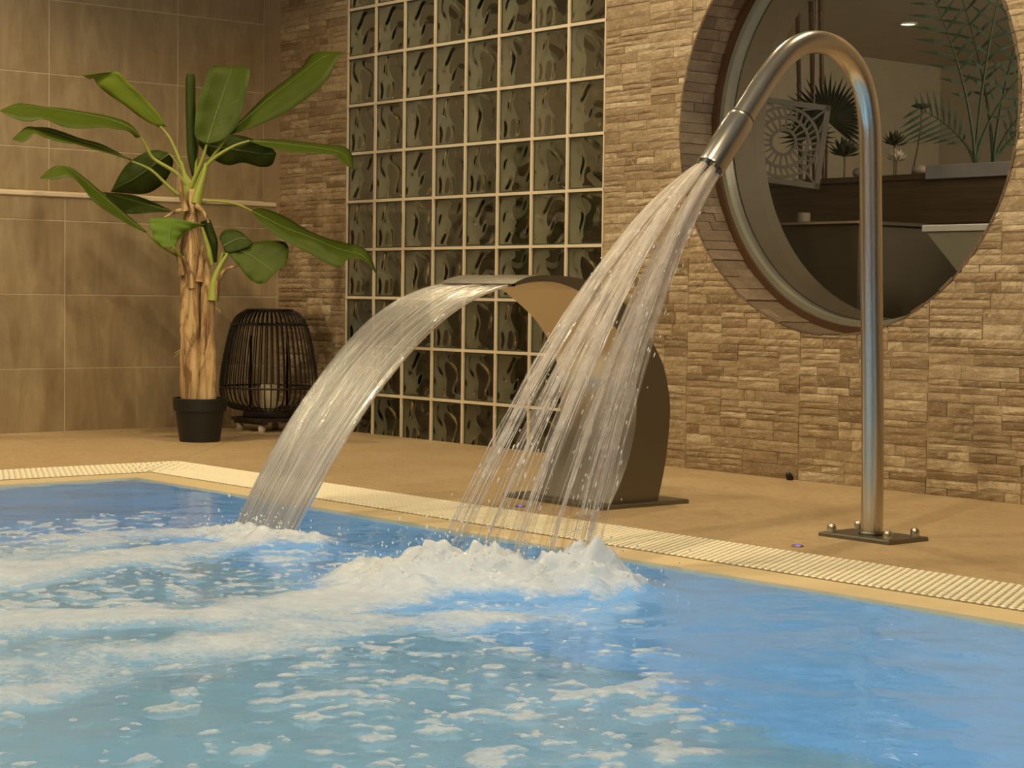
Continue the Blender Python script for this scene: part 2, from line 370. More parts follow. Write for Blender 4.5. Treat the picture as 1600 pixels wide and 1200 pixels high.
# ------------------------------------------------------------------ the setting
GX0, GX1 = 0.0, 1.6           # glass block opening
CX, CZ, CR = 2.672, 1.154, 0.687   # round window
ZT = 2.7
def wall_back():
    mb = MB()
    def strip(x0, x1, z0, z1): mb.add([(x0,0,z0),(x1,0,z0),(x1,0,z1),(x0,0,z1)], [(0,1,2,3)])
    strip(-0.9, GX0, -0.02, ZT); strip(GX0, GX1, 1.965, ZT); strip(GX1, CX-0.8, -0.02, ZT); strip(CX+0.8, 10, -0.02, ZT)
    strip(CX-0.8, CX+0.8, -0.02, CZ-0.8); strip(CX-0.8, CX+0.8, CZ+0.8, ZT)
    n = 96; v = []; f = []
    for k in range(n):
        a = 2*PI*k/n; c, s = math.cos(a), math.sin(a); q = 0.8/max(abs(c), abs(s))
        v += [(CX+CR*c, 0, CZ+CR*s), (CX+q*c, 0, CZ+q*s)]
    for k in range(n):
        j = (k+1) % n; f.append((2*k, 2*j, 2*j+1, 2*k+1))
    mb.add(v, f)
    o = mb.build('wall_back', M['backing']); o['kind'] = 'structure'; return o
WB = wall_back()
# ledger stones
stones = []
def split(x0, x1, z0, z1, d=0):
    w_, h_ = x1-x0, z1-z0
    if h_ > 0.05 or (h_ > 0.036 and rnd.random() < 0.55 and d > 0):
        if w_ > 0.24 and rnd.random() < (0.45 if h_ < 0.2 else 0.0):
            c = x0+w_*rnd.uniform(0.3, 0.7); split(x0, c, z0, z1, d+1); split(c, x1, z0, z1, d+1); return
        if h_ > 0.045 or w_ > 0.1:
            c = z0+h_*rnd.uniform(0.38, 0.62); split(x0, x1, z0, c, d+1); split(x0, x1, c, z1, d+1); return
    if w_ > 0.25 or (w_ > 0.15 and rnd.random() < 0.5):
        c = x0+w_*rnd.uniform(0.3, 0.7); split(x0, c, z0, z1, d+1); split(c, x1, z0, z1, d+1); return
    stones.append((x0, x1, z0, z1))
for k in range(-5, 9):
    xa = 2.035+0.51*k; xb = xa+0.51
    if xb < -0.66 or xa > 6.2: continue
    segs = []
    lo, hi = max(xa, -0.66), min(xb, 6.2)
    for a, b in ((lo, min(hi, GX0-0.002)), (max(lo, GX1+0.002), hi)):
        if b-a > 0.03: segs.append((a, b))
    for a, b in segs:
        z = 0.0
        while z < (1.9 if a < 4 else 2.4): split(a+0.001, b-0.001, z, z+0.28); z += 0.28
def circ_pts(x0, x1, z0, z1):
    """clip a stone by the round opening -> list of (columns of (x, zbot, ztop))"""
    R = CR+0.001; zm = (z0+z1)/2; out = []
    def hx(z): d = R*R-(z-CZ)**2; return math.sqrt(d) if d > 0 else 0
    if abs(zm-CZ) >= R+0.05: return [[(x0+(x1-x0)*i/3, z0, z1) for i in range(4)]]
    if abs(zm-CZ) < 0.62*R:
        hb, ht = hx(z0), hx(z1)
        for side in (-1, 1):
            eb, et = CX+side*hb, CX+side*ht
            if side < 0:
                if x0 > min(eb, et)-0.004: continue
                b1, t1 = min(x1, eb), min(x1, et); b0 = t0 = x0
            else:
                if x1 < max(eb, et)+0.004: continue
                b0, t0 = max(x0, eb), max(x0, et); b1 = t1 = x1
            out.append([((b0+(b1-b0)*i/3, t0+(t1-t0)*i/3), z0, z1) for i in range(4)])
        return out
    cols = []; n = max(4, int((x1-x0)/0.012))
    for i in range(n+1):
        x = x0+(x1-x0)*i/n; d = R*R-(x-CX)**2; zb, zt = z0, z1
        if d > 0:
            q = math.sqrt(d)
            if zm < CZ: zt = min(z1, CZ-q)
            else: zb = max(z0, CZ+q)
        if zt-zb > 0.003: cols.append((x, zb, zt))
        else:
            if len(cols) > 1: out.append(cols)
            cols = []
    if len(cols) > 1: out.append(cols)
    return out
def stone_mesh(mb, cols, tones):
    n = len(cols); p = rnd.uniform(0.0022, 0.0062); tl = rnd.uniform(-0.0015, 0.0015); g = 0.0008; rows = 4
    v = []; f = []
    for i, (x, zb, zt) in enumerate(cols):
        xb, xt = x if isinstance(x, tuple) else (x, x)
        for j in range(rows):
            t = j/(rows-1); e = (i in (0, n-1)) or (j in (0, rows-1))
            xx = xb+(xt-xb)*t; zz = zb+(zt-zb)*t
            if i == 0: xx += g
            if i == n-1: xx -= g
            if j == 0: zz += g
            if j == rows-1: zz -= g
            y = -(p+tl*(i/(n-1)-0.5)+(-0.0016 if e else rnd.uniform(-0.001, 0.0018)))
            v.append((xx, y, zz))
    nf = len(v)
    for i in range(n-1):
        for j in range(rows-1):
            f.append((i*rows+j, (i+1)*rows+j, (i+1)*rows+j+1, i*rows+j+1))
    ring = [i*rows for i in range(n)] + [(n-1)*rows+j for j in range(1, rows)] + [i*rows+rows-1 for i in range(n-2, -1, -1)] + [j for j in range(rows-2, 0, -1)]
    bk = {}
    for r_ in ring: bk[r_] = len(v); v.append((v[r_][0], 0.0015, v[r_][2]))
    for a, b in zip(ring, ring[1:]+ring[:1]): f.append((b, a, bk[a], bk[b]))
    mb.add(v, f); tones += [rnd_tone]*len(v)
def with_attr(o, **kw):
    for k, a in kw.items():
        at = o.data.attributes.new(k, 'FLOAT', 'POINT'); at.data.foreach_set('value', np.asarray(a, dtype=np.float32))
pieces = []
for s in stones:
    for cols in circ_pts(*s):
        c0, c1 = cols[0][0], cols[-1][0]
        c0 = c0[0] if isinstance(c0, tuple) else c0; c1 = c1[0] if isinstance(c1, tuple) else c1
        vis = c0 < 3.42+0 and s[2] < 1.80
        size = (c1-c0)*max(c[2]-c[1] for c in cols) * (1.6 if c0 > 1 else 1.0) * (1 if vis else 0.05)
        pieces.append((size, cols))
pieces.sort(key=lambda q: -q[0])
far = MB(); ft = []
for i, (sz, cols) in enumerate(pieces):
    rnd_tone = min(1, max(0, rnd.gauss(0.52, 0.29)))
    if i < 290:
        mb = MB(); tn = []; stone_mesh(mb, cols, tn); o = mb.build('stone', M['stone'], WB); with_attr(o, tone=tn)
    else: stone_mesh(far, cols, ft)
o = far.build('small_stones', M['stone'], WB); with_attr(o, tone=ft); o['kind'] = 'stuff'

# left wall: lower part stands proud of the upper part, a cream trim on its ledge
LX, UX = -0.53, -0.65
mb = MB(); mb.box(LX-0.4, LX-0.0016, -9, -0.0, -0.02, 0.958); mb.box(UX-0.28, UX-0.0016, -9, 0.0, 0.958, ZT)
WL = mb.build('wall_left', M['joint']); WL['kind'] = 'structure'
def wall_tile(x, y0, y1, z0, z1):
    g = 0.0016; mb = MB(); b = 0.0015; y0 += g; y1 -= g; z0 += g; z1 -= g
    v = [(x-0.008,y0,z0),(x-0.008,y1,z0),(x-0.008,y1,z1),(x-0.008,y0,z1),(x-b,y0,z0),(x-b,y1,z0),(x-b,y1,z1),(x-b,y0,z1),
         (x,y0+b,z0+b),(x,y1-b,z0+b),(x,y1-b,z1-b),(x,y0+b,z1-b)]
    mb.add(v, [(0,1,5,4),(1,2,6,5),(2,3,7,6),(3,0,4,7),(4,5,9,8),(5,6,10,9),(6,7,11,10),(7,4,8,11),(8,9,10,11)])
    mb.build('tile', M['tile'], WL)
ys = [-2.825, -2.225, -1.625, -1.025, -0.425, -0.001]
for y0, y1 in zip(ys, ys[1:]):
    for z0, z1 in ((0.0, 0.259), (0.259, 0.56), (0.56, 0.861), (0.861, 0.956)): wall_tile(LX, y0, y1, z0, z1)
    for z0, z1 in ((0.985, 1.162), (1.162, 1.465), (1.465, 1.768), (1.768, 2.07), (2.07, 2.37), (2.37, 2.68)): wall_tile(UX, y0-0.012, min(y1-0.012, -0.001) if y1 < -0.01 else -0.001, z0, z1)
mb = MB(); mb.bbox(UX+0.001, LX+0.006, -5, -0.012, 0.9585, 0.975, 0.003)
TR = mb.build('trim_1', M['trim']); TR['kind'] = 'structure'

# deck in two mitred slabs, channel, coping, pool
PX0, PY0 = 1.35, -1.73     # inner corner of the pool
GO_X, GO_Y, GI_X, GI_Y = 0.93, -1.335, 1.235, -1.615
def prism(poly, z0, z1):
    n = len(poly); v = [(x, y, z0) for x, y in poly]+[(x, y, z1) for x, y in poly]
    f = [tuple(range(n-1, -1, -1)), tuple(range(n, 2*n))]+[(i, (i+1) % n, n+(i+1) % n, n+i) for i in range(n)]
    return v, f
mb = MB(); mb.box(-0.95, 10, -1.33, 0.02, -0.16, -0.05); mb.box(-0.95, 0.93, -9, -1.33, -0.16, -0.05); mb.box(-0.95, 10, -9, -6.05, -0.16, -0.004)
FL = mb.build('floor', M['joint']); FL['kind'] = 'structure'
for poly in ([(LX-0.006, -0.003), (GO_X-0.004, GO_Y+0.002), (10, GO_Y+0.002), (10, 0.0)], [(LX-0.006, -0.008), (LX-0.006, -9), (GO_X, -9), (GO_X, GO_Y-0.004)]):
    mb = MB(); mb.add(*prism(poly[::-1] if poly is not None else poly, -0.05, 0.0)); o = mb.build('floor_slab', M['floor'], FL)
    o.data.update()
mb = MB(); mb.box(GO_X, 10, GI_Y, GO_Y, -0.10, -0.05); mb.box(GO_X, GI_X, -6, GI_Y, -0.10, -0.05)
CH = mb.build('trim_2', M['channel']); setp(CH, 'dark drainage channel under the cream grating', kind='structure')
mb = MB()
for poly in ([(GI_X, GI_Y), (PX0, PY0), (10, PY0), (10, GI_Y)], [(GI_X, GI_Y), (GI_X, -6), (PX0, -6), (PX0, PY0)]):
    mb.add(*prism(poly[::-1], -0.03, -0.0005))
CP = mb.build('trim_3', M['coping']); setp(CP, 'pale stone coping along the water edge', kind='structure')
mb = MB(); X1, Y1, ZB = 9.0, -6.0, -1.25
mb.add([(PX0,PY0,-0.031),(X1,PY0,-0.031),(X1,Y1,-0.031),(PX0,Y1,-0.031),(PX0,PY0,ZB),(X1,PY0,ZB),(X1,Y1,ZB),(PX0,Y1,ZB)],
       [(0,1,5,4),(1,2,6,5),(2,3,7,6),(3,0,4,7)])
mb.mi = 1; mb.add([(PX0,PY0,ZB),(X1,PY0,ZB),(X1,Y1,ZB),(PX0,Y1,ZB)], [(0,1,2,3)])
o = mb.build('pool_basin', [M['basin'], M['basin_floor']]); setp(o, kind='structure')
for i, (nm, vv) in enumerate([('wall_right', [(10,-9,-0.1),(10,0,-0.1),(10,0,ZT),(10,-9,ZT)]), ('wall_front', [(-0.95,-9,-0.1),(10,-9,-0.1),(10,-9,ZT),(-0.95,-9,ZT)]),
                              ('ceiling', [(-0.95,-9,ZT),(10,-9,ZT),(10,0,ZT),(-0.95,0,ZT)])]):
    o = link(nm, pyd(nm, vv, [(0, 1, 2, 3)]), M['ceil'] if nm == 'ceiling' else M['plaster']); o['kind'] = 'structure'
# the room behind
BX0, BX1, BY0, BY1, BZ = -0.5, 5.2, 0.36, 4.6, 1.96
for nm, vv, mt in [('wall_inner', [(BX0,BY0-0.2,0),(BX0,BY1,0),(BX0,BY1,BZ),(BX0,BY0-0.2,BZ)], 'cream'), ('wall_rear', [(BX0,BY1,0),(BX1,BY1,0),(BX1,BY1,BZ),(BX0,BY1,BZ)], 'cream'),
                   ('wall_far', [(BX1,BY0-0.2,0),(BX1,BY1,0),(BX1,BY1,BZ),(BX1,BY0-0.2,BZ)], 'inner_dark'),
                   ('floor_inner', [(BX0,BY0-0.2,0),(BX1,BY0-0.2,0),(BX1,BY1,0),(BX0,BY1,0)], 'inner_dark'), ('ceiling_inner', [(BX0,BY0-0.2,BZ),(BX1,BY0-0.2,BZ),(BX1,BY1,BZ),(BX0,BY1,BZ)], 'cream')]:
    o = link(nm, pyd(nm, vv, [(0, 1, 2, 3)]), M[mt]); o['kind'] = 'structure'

# ------------------------------------------------------------------ window_1: the round window
W1 = empty('window_1', (CX, 0, CZ)); setp(W1, 'round window sunk in a stone-lined opening', kind='structure')
def ring(mb, r0, r1, y0, y1, n=96):
    v = []; f = []
    for k in range(n):
        a = 2*PI*k/n; c, s = math.cos(a), math.sin(a)
        v += [(r0*c, y0, r0*s), (r1*c, y0, r1*s), (r1*c, y1, r1*s), (r0*c, y1, r0*s)]
    for k in range(n):
        j = (k+1) % n
        for q in range(4): f.append((4*k+q, 4*k+(q+1) % 4, 4*j+(q+1) % 4, 4*j+q))
    mb.add(v, f)
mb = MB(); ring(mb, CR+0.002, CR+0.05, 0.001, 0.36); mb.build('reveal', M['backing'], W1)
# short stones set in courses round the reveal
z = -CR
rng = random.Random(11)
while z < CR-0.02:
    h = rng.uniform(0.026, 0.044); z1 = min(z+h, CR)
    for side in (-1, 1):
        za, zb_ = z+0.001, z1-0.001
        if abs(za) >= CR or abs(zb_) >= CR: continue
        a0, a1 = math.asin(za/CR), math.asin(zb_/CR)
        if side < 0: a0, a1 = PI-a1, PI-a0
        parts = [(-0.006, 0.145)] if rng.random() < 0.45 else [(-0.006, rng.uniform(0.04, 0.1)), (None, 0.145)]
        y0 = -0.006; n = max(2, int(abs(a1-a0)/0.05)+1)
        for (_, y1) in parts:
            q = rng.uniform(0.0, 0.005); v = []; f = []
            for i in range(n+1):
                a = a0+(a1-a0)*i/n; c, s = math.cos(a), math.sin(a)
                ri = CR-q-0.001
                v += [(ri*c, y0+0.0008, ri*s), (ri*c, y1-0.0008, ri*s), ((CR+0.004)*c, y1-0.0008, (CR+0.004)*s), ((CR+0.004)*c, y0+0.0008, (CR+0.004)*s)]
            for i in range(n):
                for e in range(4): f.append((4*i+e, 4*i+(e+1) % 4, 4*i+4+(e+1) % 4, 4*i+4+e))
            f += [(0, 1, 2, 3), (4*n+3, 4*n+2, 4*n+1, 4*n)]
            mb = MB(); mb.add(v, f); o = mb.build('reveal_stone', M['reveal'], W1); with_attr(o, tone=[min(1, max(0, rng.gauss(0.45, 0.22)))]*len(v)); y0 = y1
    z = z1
mb = MB(); ring(mb, CR-0.026, CR, 0.146, 0.158); mb.build('sealant', M['sealant'], W1, smooth=True, angle=30)
mb = MB(); ring(mb, CR-0.045, CR-0.004, 0.158, 0.205); mb.build('frame', M['zinc'], W1, smooth=True, angle=30)
mb = MB(); ring(mb, CR-0.05, CR, 0.205, 0.36); mb.build('inner_lining', M['lining'], W1, smooth=True, angle=30)
n = 96; v = [(0, 0.18, 0)]+[((CR-0.03)*math.cos(2*PI*k/n), 0.18, (CR-0.03)*math.sin(2*PI*k/n)) for k in range(n)]
o = link('glass', pyd('glass', v, [(0, 1+k, 1+(k+1) % n) for k in range(n)]), M['pane'], W1)

# ------------------------------------------------------------------ window_2: glass blocks
W2 = empty('window_2', (0, 0, 0)); setp(W2, 'tall window of clouded glass blocks in pale mortar', kind='structure')
ZG = 0.163
def block_mesh(kind):
    """hollow block: clouded front plate, painted sides, rear plate, dark rim"""
    mb = MB(); s = 0.0945; n = 26; g = np.linspace(-s, s, n); rs = np.random.RandomState(20+kind)
    a = kind*PI/2+0.35; ph = rs.rand(3)*6
    def wav(x, z):
        u = x*math.cos(a)+z*math.sin(a); w_ = -x*math.sin(a)+z*math.cos(a)
        q = math.sin(u*74+1.3*math.sin(w_*48+ph[0])+ph[1])*0.6+math.sin(w_*38+1.6*math.sin(u*40+ph[2]))*0.5
        e = min(1, (s-abs(x))/0.018)*min(1, (s-abs(z))/0.018); return 0.0105+0.0052*q*max(0, e)
    v = []; f = []
    for i, x in enumerate(g):
        for j, z in enumerate(g): v.append((x, 0.002, z))
    m_ = len(v)
    for i, x in enumerate(g):
        for j, z in enumerate(g): v.append((x, wav(x, z), z))
    fe = []
    for i in range(n-1):
        for j in range(n-1):
            q = i*n+j; f.append((q, q+n, q+n+1, q+1)); f.append((m_+q, m_+q+1, m_+q+n+1, m_+q+n))
    for i in range(n-1):
        for (p0, p1) in ((i*n, (i+1)*n), ((i+1)*n+n-1, i*n+n-1)): fe.append((p0, m_+p0, m_+p1, p1))
        for (p0, p1) in ((i+1, i), ((n-1)*n+i, (n-1)*n+i+1)): fe.append((p0, m_+p0, m_+p1, p1))
    mb.mi = 0; mb.add(v, f+fe); mb.m = [0]*len(f)+[3]*len(fe)
    mb.mi = 1; r = 0.0925; y0, y1 = 0.0112, 0.076
    for (x0, z0, x1, z1) in ((-r, -r, r, -r), (r, -r, r, r), (r, r, -r, r), (-r, r, -r, -r)):
        mb.add([(x0, y0, z0), (x1, y0, z1), (x1, y1, z1), (x0, y1, z0)], [(0, 1, 2, 3)])
    mb.mi = 2; mb.add([(-r, y1, -r), (r, y1, -r), (r, y1, r), (-r, y1, r)], [(0, 1, 2, 3)])
    mb.mi = 3; b = 0.0945
    for (x0, x1, z0, z1) in ((-b, b, -b, -b+0.005), (-b, b, b-0.005, b), (-b, -b+0.005, -b, b), (b-0.005, b, -b, b)): mb.box(x0, x1, 0.0005, 0.0019, z0, z1)
    o = mb.build('glass_block', [M['block'], M['blockside'], M['blockback'], M['blockrim']], W2, smooth=True, angle=40); return o
protos = [block_mesh(k) for k in range(5)]; used = [False]*5
for c in range(8):
    for r_ in range(-1, 9):
        zc = ZG+0.2*r_+0.1; k = rnd.randrange(5)
        if used[k]: o = protos[k].copy(); COL.objects.link(o)
        else: o = protos[k]; used[k] = True
        o.location = (0.2*c+0.1, 0.004, zc)
for c in range(9):
    x = 0.2*c; h = 0.0055; mb = MB(); mb.box(max(x-h, 0.0), min(x+h, 1.6), -0.003, 0.075, 0.0, 1.968); mb.build('mortar_joint', M['grout'], W2)
for r_ in range(0, 10):
    z = ZG+0.2*r_; mb = MB(); mb.box(0.0, 1.6, -0.0032, 0.074, z-0.0055, min(z+0.0055, 1.968)); mb.build('mortar_joint', M['grout'], W2)

# ------------------------------------------------------------------ overflow gratings
def bar_mesh(L, n, off):
    """one module: two spines carrying two staggered rows of low domed plates, open slots between them"""
    mb = MB(); p = L/n; a, h = p*0.29, 0.0050
    for r_ in (0, 1):
        xc = -0.00475+0.0095*r_; mb.box(xc-0.0016, xc+0.0016, -L/2, L/2, -0.045, -0.010)
        for i in range(n+1):
            y = -L/2+p*(i+0.5*(1-r_)); y0, y1 = max(y-a, -L/2), min(y+a, L/2)
            if y1-y0 < 0.006: continue
            b = 0.0010; c = 0.0035; za, zb_, zc_ = 0.0013, 0.0016, 0.0027
            mb.add([(xc+sx*h, yy, za) for sx, yy in ((-1,y0),(1,y0),(1,y1),(-1,y1))]+[(xc+sx*h, yy, zb_) for sx, yy in ((-1,y0),(1,y0),(1,y1),(-1,y1))]+[(xc+sx*(h-b), yy, zc_) for sx, yy in ((-1,y0+c),(1,y0+c),(1,y1-c),(-1,y1-c))],
                   [(0,3,2,1),(0,1,5,4),(1,2,6,5),(2,3,7,6),(3,0,4,7),(4,5,9,8),(5,6,10,9),(6,7,11,10),(7,4,8,11),(8,9,10,11)])
            mb.box(xc-0.0016, xc+0.0016, y0+0.006, y1-0.004, -0.0101, 0.0014)
    return mb
def grating(name, label, L, n, spots, horizontal):
    root = empty(name, (spots[0][0], spots[0][1], 0)); setp(root, label, 'drain grating', 'overflow gratings round the pool')
    ms = [None, None]
    for i, (x, y, ln) in enumerate(spots):
        if abs(ln-L) < 1e-6:
            k = 0
            if ms[k] is None: ms[k] = bar_mesh(L, n, k).build('grate_bar', M['grate']).data; o = [q for q in COL.objects if q.data == ms[k]][0]
            else: o = link('grate_bar', ms[k])
        else: o = bar_mesh(ln, max(1, round(n*ln/L)), i % 2).build('grate_bar', M['grate'])
        o.parent = root; o.location = (x-spots[0][0], y-spots[0][1], 0); o.rotation_euler = (0, 0, PI/2 if horizontal else 0)
WG = GO_Y-GI_Y-0.008
sp = []; x = GO_X+0.03
while x < 6.4:
    t = min(1, (x-GO_X)/(GI_X-GO_X)); ln = WG*t
    if t >= 1: sp.append((x, (GO_Y+GI_Y)/2, WG))
    else: sp.append((x, GO_Y-0.004-ln/2, ln))
    x += 0.019
grating('overflow_grating', 'cream overflow grating in front of the two water spouts', WG, 7, sp, False)
sp = []; y = GO_Y-0.03; WG2 = GI_X-GO_X-0.008
while y > -2.75:
    t = min(1, (GO_Y-y)/(GO_Y-GI_Y)); ln = WG2*t
    if t >= 1: sp.append(((GO_X+GI_X)/2, y, WG2))
    else: sp.append((GO_X+0.004+ln/2, y, ln))
    y -= 0.019
grating('overflow_grating', 'short cream overflow grating before the streaked tile wall', WG2, 7, sp, True)

# ------------------------------------------------------------------ wide steel spout
SX0, SX1 = 2.50, 2.82
fr = [(-1.071,0.0),(-1.028,0.075),(-1.001,0.14),(-0.984,0.21),(-0.981,0.275),(-0.987,0.34),(-1.011,0.411),(-1.053,0.47),(-1.101,0.516),(-1.188,0.574),(-1.235,0.593),(-1.296,0.605),(-1.37,0.603),(-1.436,0.591)]
bk = [(-0.893,0.0),(-0.876,0.062),(-0.861,0.134),(-0.851,0.242),(-0.857,0.301),(-0.879,0.374),(-0.922,0.44),(-0.981,0.505),(-1.043,0.557),(-1.166,0.608),(-1.235,0.62),(-1.326,0.623),(-1.385,0.6155),(-1.436,0.597)]
SP = empty('waterfall_spout', ((SX0+SX1)/2, -1.0, 0)); setp(SP, 'wide curved stainless steel waterfall spout on a square base plate', 'pool spout')
o0 = Vector(SP.location)
def prof(lst, n): return [(p.x, p.y) for p in smoothcurve([(a, b, 0) for a, b in lst], n)]
FRc, BKc = prof(fr, 60), prof(bk, 60)
def sheet(curve, name, mat, x0, x1, flip):
    v = []; f = []
    for (y, z) in curve: v += [(x0-o0.x, y-o0.y, z+0.012), (x1-o0.x, y-o0.y, z+0.012)]
    for i in range(len(curve)-1):
        q = (2*i, 2*i+1, 2*i+3, 2*i+2); f.append(q if not flip else q[::-1])
    return link(name, pyd(name, v, f, True), mat, SP)
sheet(FRc, 'front_sheet', M['steel'], SX0, SX1, False); sheet(BKc, 'back_sheet', M['steel_b'], SX0, SX1, True)
for x, fl in ((SX0, 1), (SX1, 0)):
    v = []; f = []
    for a, b in zip(FRc, BKc): v += [(x-o0.x, a[0]-o0.y, a[1]+0.012), (x-o0.x, b[0]-o0.y, b[1]+0.012)]
    for i in range(len(FRc)-1):
        q = (2*i, 2*i+1, 2*i+3, 2*i+2); f.append(q[::-1] if fl else q)
    link('side_panel', pyd('side_panel', v, f, False), M['steel_d'], SP)
mb = MB(); mb.box(SX0-o0.x, SX1-o0.x, -1.445-o0.y, -1.425-o0.y, 0.603, 0.6105); mb.build('lip', M['steel_d'], SP)
mb = MB(); mb.bbox(2.43-o0.x, 2.85-o0.x, -1.135-o0.y, -0.80-o0.y, 0.0, 0.012, 0.003); mb.build('base_plate', M['steel_d'], SP)

# ------------------------------------------------------------------ swan-neck pipe
PPX = 3.66
NP = empty('swan_neck_spout', (PPX, -0.985, 0)); setp(NP, 'tall bent stainless steel pipe with a jet nozzle on a bolted plate', 'pool spout')
o1 = Vector(NP.location)
axis = [(-0.982,0.012),(-0.985,0.2),(-0.993,0.4),(-1.003,0.6),(-1.012,0.8),(-1.018,0.93),(-1.025,1.008),(-1.047,1.083),(-1.085,1.136),(-1.142,1.170),(-1.204,1.180),(-1.266,1.170),(-1.328,1.137),(-1.385,1.082),(-1.43,1.03),(-1.478,0.972)]
pts = [(0, p.x-o1.y, p.y) for p in smoothcurve([(a, b, 0) for a, b in axis], 90)]
mb = MB(); mb.tube(pts, 0.0268, 28); mb.build('pipe', M['steel'], NP, smooth=True, angle=50)
e0 = Vector((0, -1.468-o1.y, 0.984)); dn = Vector((0, -0.09, -0.1045)).normalized()
mb = MB(); mb.tube([e0, e0+dn*0.004, e0+dn*0.012, e0+dn*0.145, e0+dn*0.150], [0.029, 0.0325, 0.0335, 0.0335, 0.032], 32); mb.build('nozzle', M['steel'], NP, smooth=True, angle=35)
mb = MB(); mb.tube([e0-dn*0.003, e0+dn*0.003], [0.0305, 0.0305], 32); mb.build('nozzle_seam', M['steel_d'], NP, smooth=True, angle=35)
tipc = e0+dn*0.150
sideA = Vector((1, 0, 0)); sideB = dn.cross(sideA).normalized()
holes = []
for k in range(6):
    a = 2*PI*k/6+0.3; c = tipc+(sideA*math.cos(a)+sideB*math.sin(a))*0.021; holes.append(c)
    mb = MB(); mb.tube([c-dn*0.004, c+dn*0.010], [0.0098, 0.0098], 14); mb.build('jet_outlet', M['steel_d'], NP, smooth=True, angle=40)
mb = MB(); mb.bbox(-0.105, 0.115, -0.072, 0.075, 0.0, 0.010, 0.002); mb.build('base_plate', M['steel_d'], NP)
mb = MB(); mb.lathe([(0.032, 0.010), (0.0305, 0.016), (0.0272, 0.018)], 28, (0, 0)); mb.build('weld_collar', M['steel_d'], NP, smooth=True)
for sx in (-0.082, 0.092):
    for sy in (-0.05, 0.052):
        mb = MB(); mb.lathe([(0.014, 0.010), (0.014, 0.012), (0.0115, 0.0121), (0.0115, 0.021), (0.0105, 0.026), (0.0075, 0.030), (0.003, 0.0317)], 12, (sx, sy)); mb.build('dome_nut', M['steel'], NP, smooth=True, angle=40)

# ------------------------------------------------------------------ buttons, stub
for (px, py, lab) in ((1246, 854, 'small violet lit button in the deck beside the bent pipe'), (813, 792, 'small violet lit button in the deck before the wide curved spout')):
    p = on_z(px, py, 0.0); B = empty('deck_button', p); setp(B, lab, 'button', 'lit buttons in the deck')
    mb = MB(); mb.lathe([(0.0145, 0.0), (0.0145, 0.002), (0.0125, 0.0035), (0.0115, 0.0025)], 20); mb.build('bezel', M['steel_d'], B, smooth=True, angle=40)
    mb = MB(); mb.lathe([(0.0115, 0.0022), (0.0095, 0.0022), (0.003, 0.0038)], 20); mb.build('lit_ring', M['led'], B, smooth=True)
mb = MB(); mb.tube([(0, 0, 0.0), (0, -0.002, 0.008), (0.002, -0.010, 0.016), (0.004, -0.018, 0.020)], [0.011, 0.012, 0.010, 0.006], 12)
o = mb.build('cable_stub', M['black'], None, (2.53, -0.022, 0.0), True); setp(o, 'small black stub at the foot of the stone wall', 'cable end')

# ------------------------------------------------------------------ lantern on a trolley
LC = Vector((-0.17, -0.27, 0))
T = empty('plant_trolley', LC); setp(T, 'low dark wooden trolley carrying the black lantern', 'trolley')
for i in range(4):
    x = -0.112+i*0.058; mb = MB(); mb.bbox(x, x+0.051, -0.115, 0.115, 0.043, 0.057, 0.002); mb.build('slat', M['blackwood'], T)
for y in (-0.1, 0.075):
    mb = MB(); mb.box(-0.112, 0.113, y, y+0.025, 0.031, 0.0428); mb.build('cross_rail', M['blackwood'], T)
for sx in (-0.085, 0.085):
    for sy in (-0.0875, 0.0875):
        mb = MB(); mb.lathe([(0.013, 0.0), (0.016, 0.006), (0.015, 0.02), (0.011, 0.031)], 10, (sx, sy)); mb.build('foot', M['castor'], T, smooth=True, angle=40)
LN = empty('rattan_lantern', LC+Vector((0, 0, 0.058))); setp(LN, 'bulbous black rattan lantern standing in the corner beside the plant', 'lantern')
lp = [(0.105,0.030),(0.150,0.036),(0.185,0.058),(0.2015,0.095),(0.2045,0.14),(0.198,0.20),(0.188,0.26),(0.174,0.33),(0.158,0.385),(0.135,0.425),(0.098,0.447)]
lpc = [(p.x, p.y) for p in smoothcurve([(a, b, 0) for a, b in lp], 22)]
for k in range(48):
    a = 2*PI*k/48; mb = MB(); mb.tube([(r*math.cos(a), r*math.sin(a), z) for r, z in lpc], 0.0031, 5); mb.build('rib', M['rattan'], LN, smooth=True)
def hoop(r, z, t, name='hoop'):
    mb = MB(); n = 48; v = []; f = []
    for k in range(n):
        a = 2*PI*k/n
        for q in range(6):
            b = 2*PI*q/6; v.append(((r+t*math.cos(b))*math.cos(a), (r+t*math.cos(b))*math.sin(a), z+t*math.sin(b)))
    for k in range(n):
        for q in range(6): f.append((k*6+q, ((k+1) % n)*6+q, ((k+1) % n)*6+(q+1) % 6, k*6+(q+1) % 6))
    mb.add(v, f); mb.build(name, M['rattan'], LN, smooth=True)
hoop(0.161, 0.388, 0.0045); hoop(0.2045, 0.125, 0.0045)
mb = MB(); mb.lathe([(0.092, 0.438), (0.100, 0.440), (0.100, 0.452), (0.090, 0.453), (0.088, 0.440)], 40, caps=False); mb.build('top_rim', M['rattan'], LN, smooth=True, angle=40)
mb = MB(); mb.lathe([(0.105, 0.0), (0.108, 0.004), (0.108, 0.030), (0.075, 0.036), (0.07, 0.030)], 40); mb.build('base_ring', M['rattan'], LN, smooth=True, angle=40)
mb = MB(); mb.lathe([(0.082, 0.036), (0.082, 0.34)], 36, caps=False); mb.build('glass_cylinder', M['clear'], LN, smooth=True, angle=40)
mb = MB(); mb.lathe([(0.036, 0.0), (0.0365, 0.003), (0.0365, 0.094), (0.033, 0.098), (0.012, 0.096)], 28)
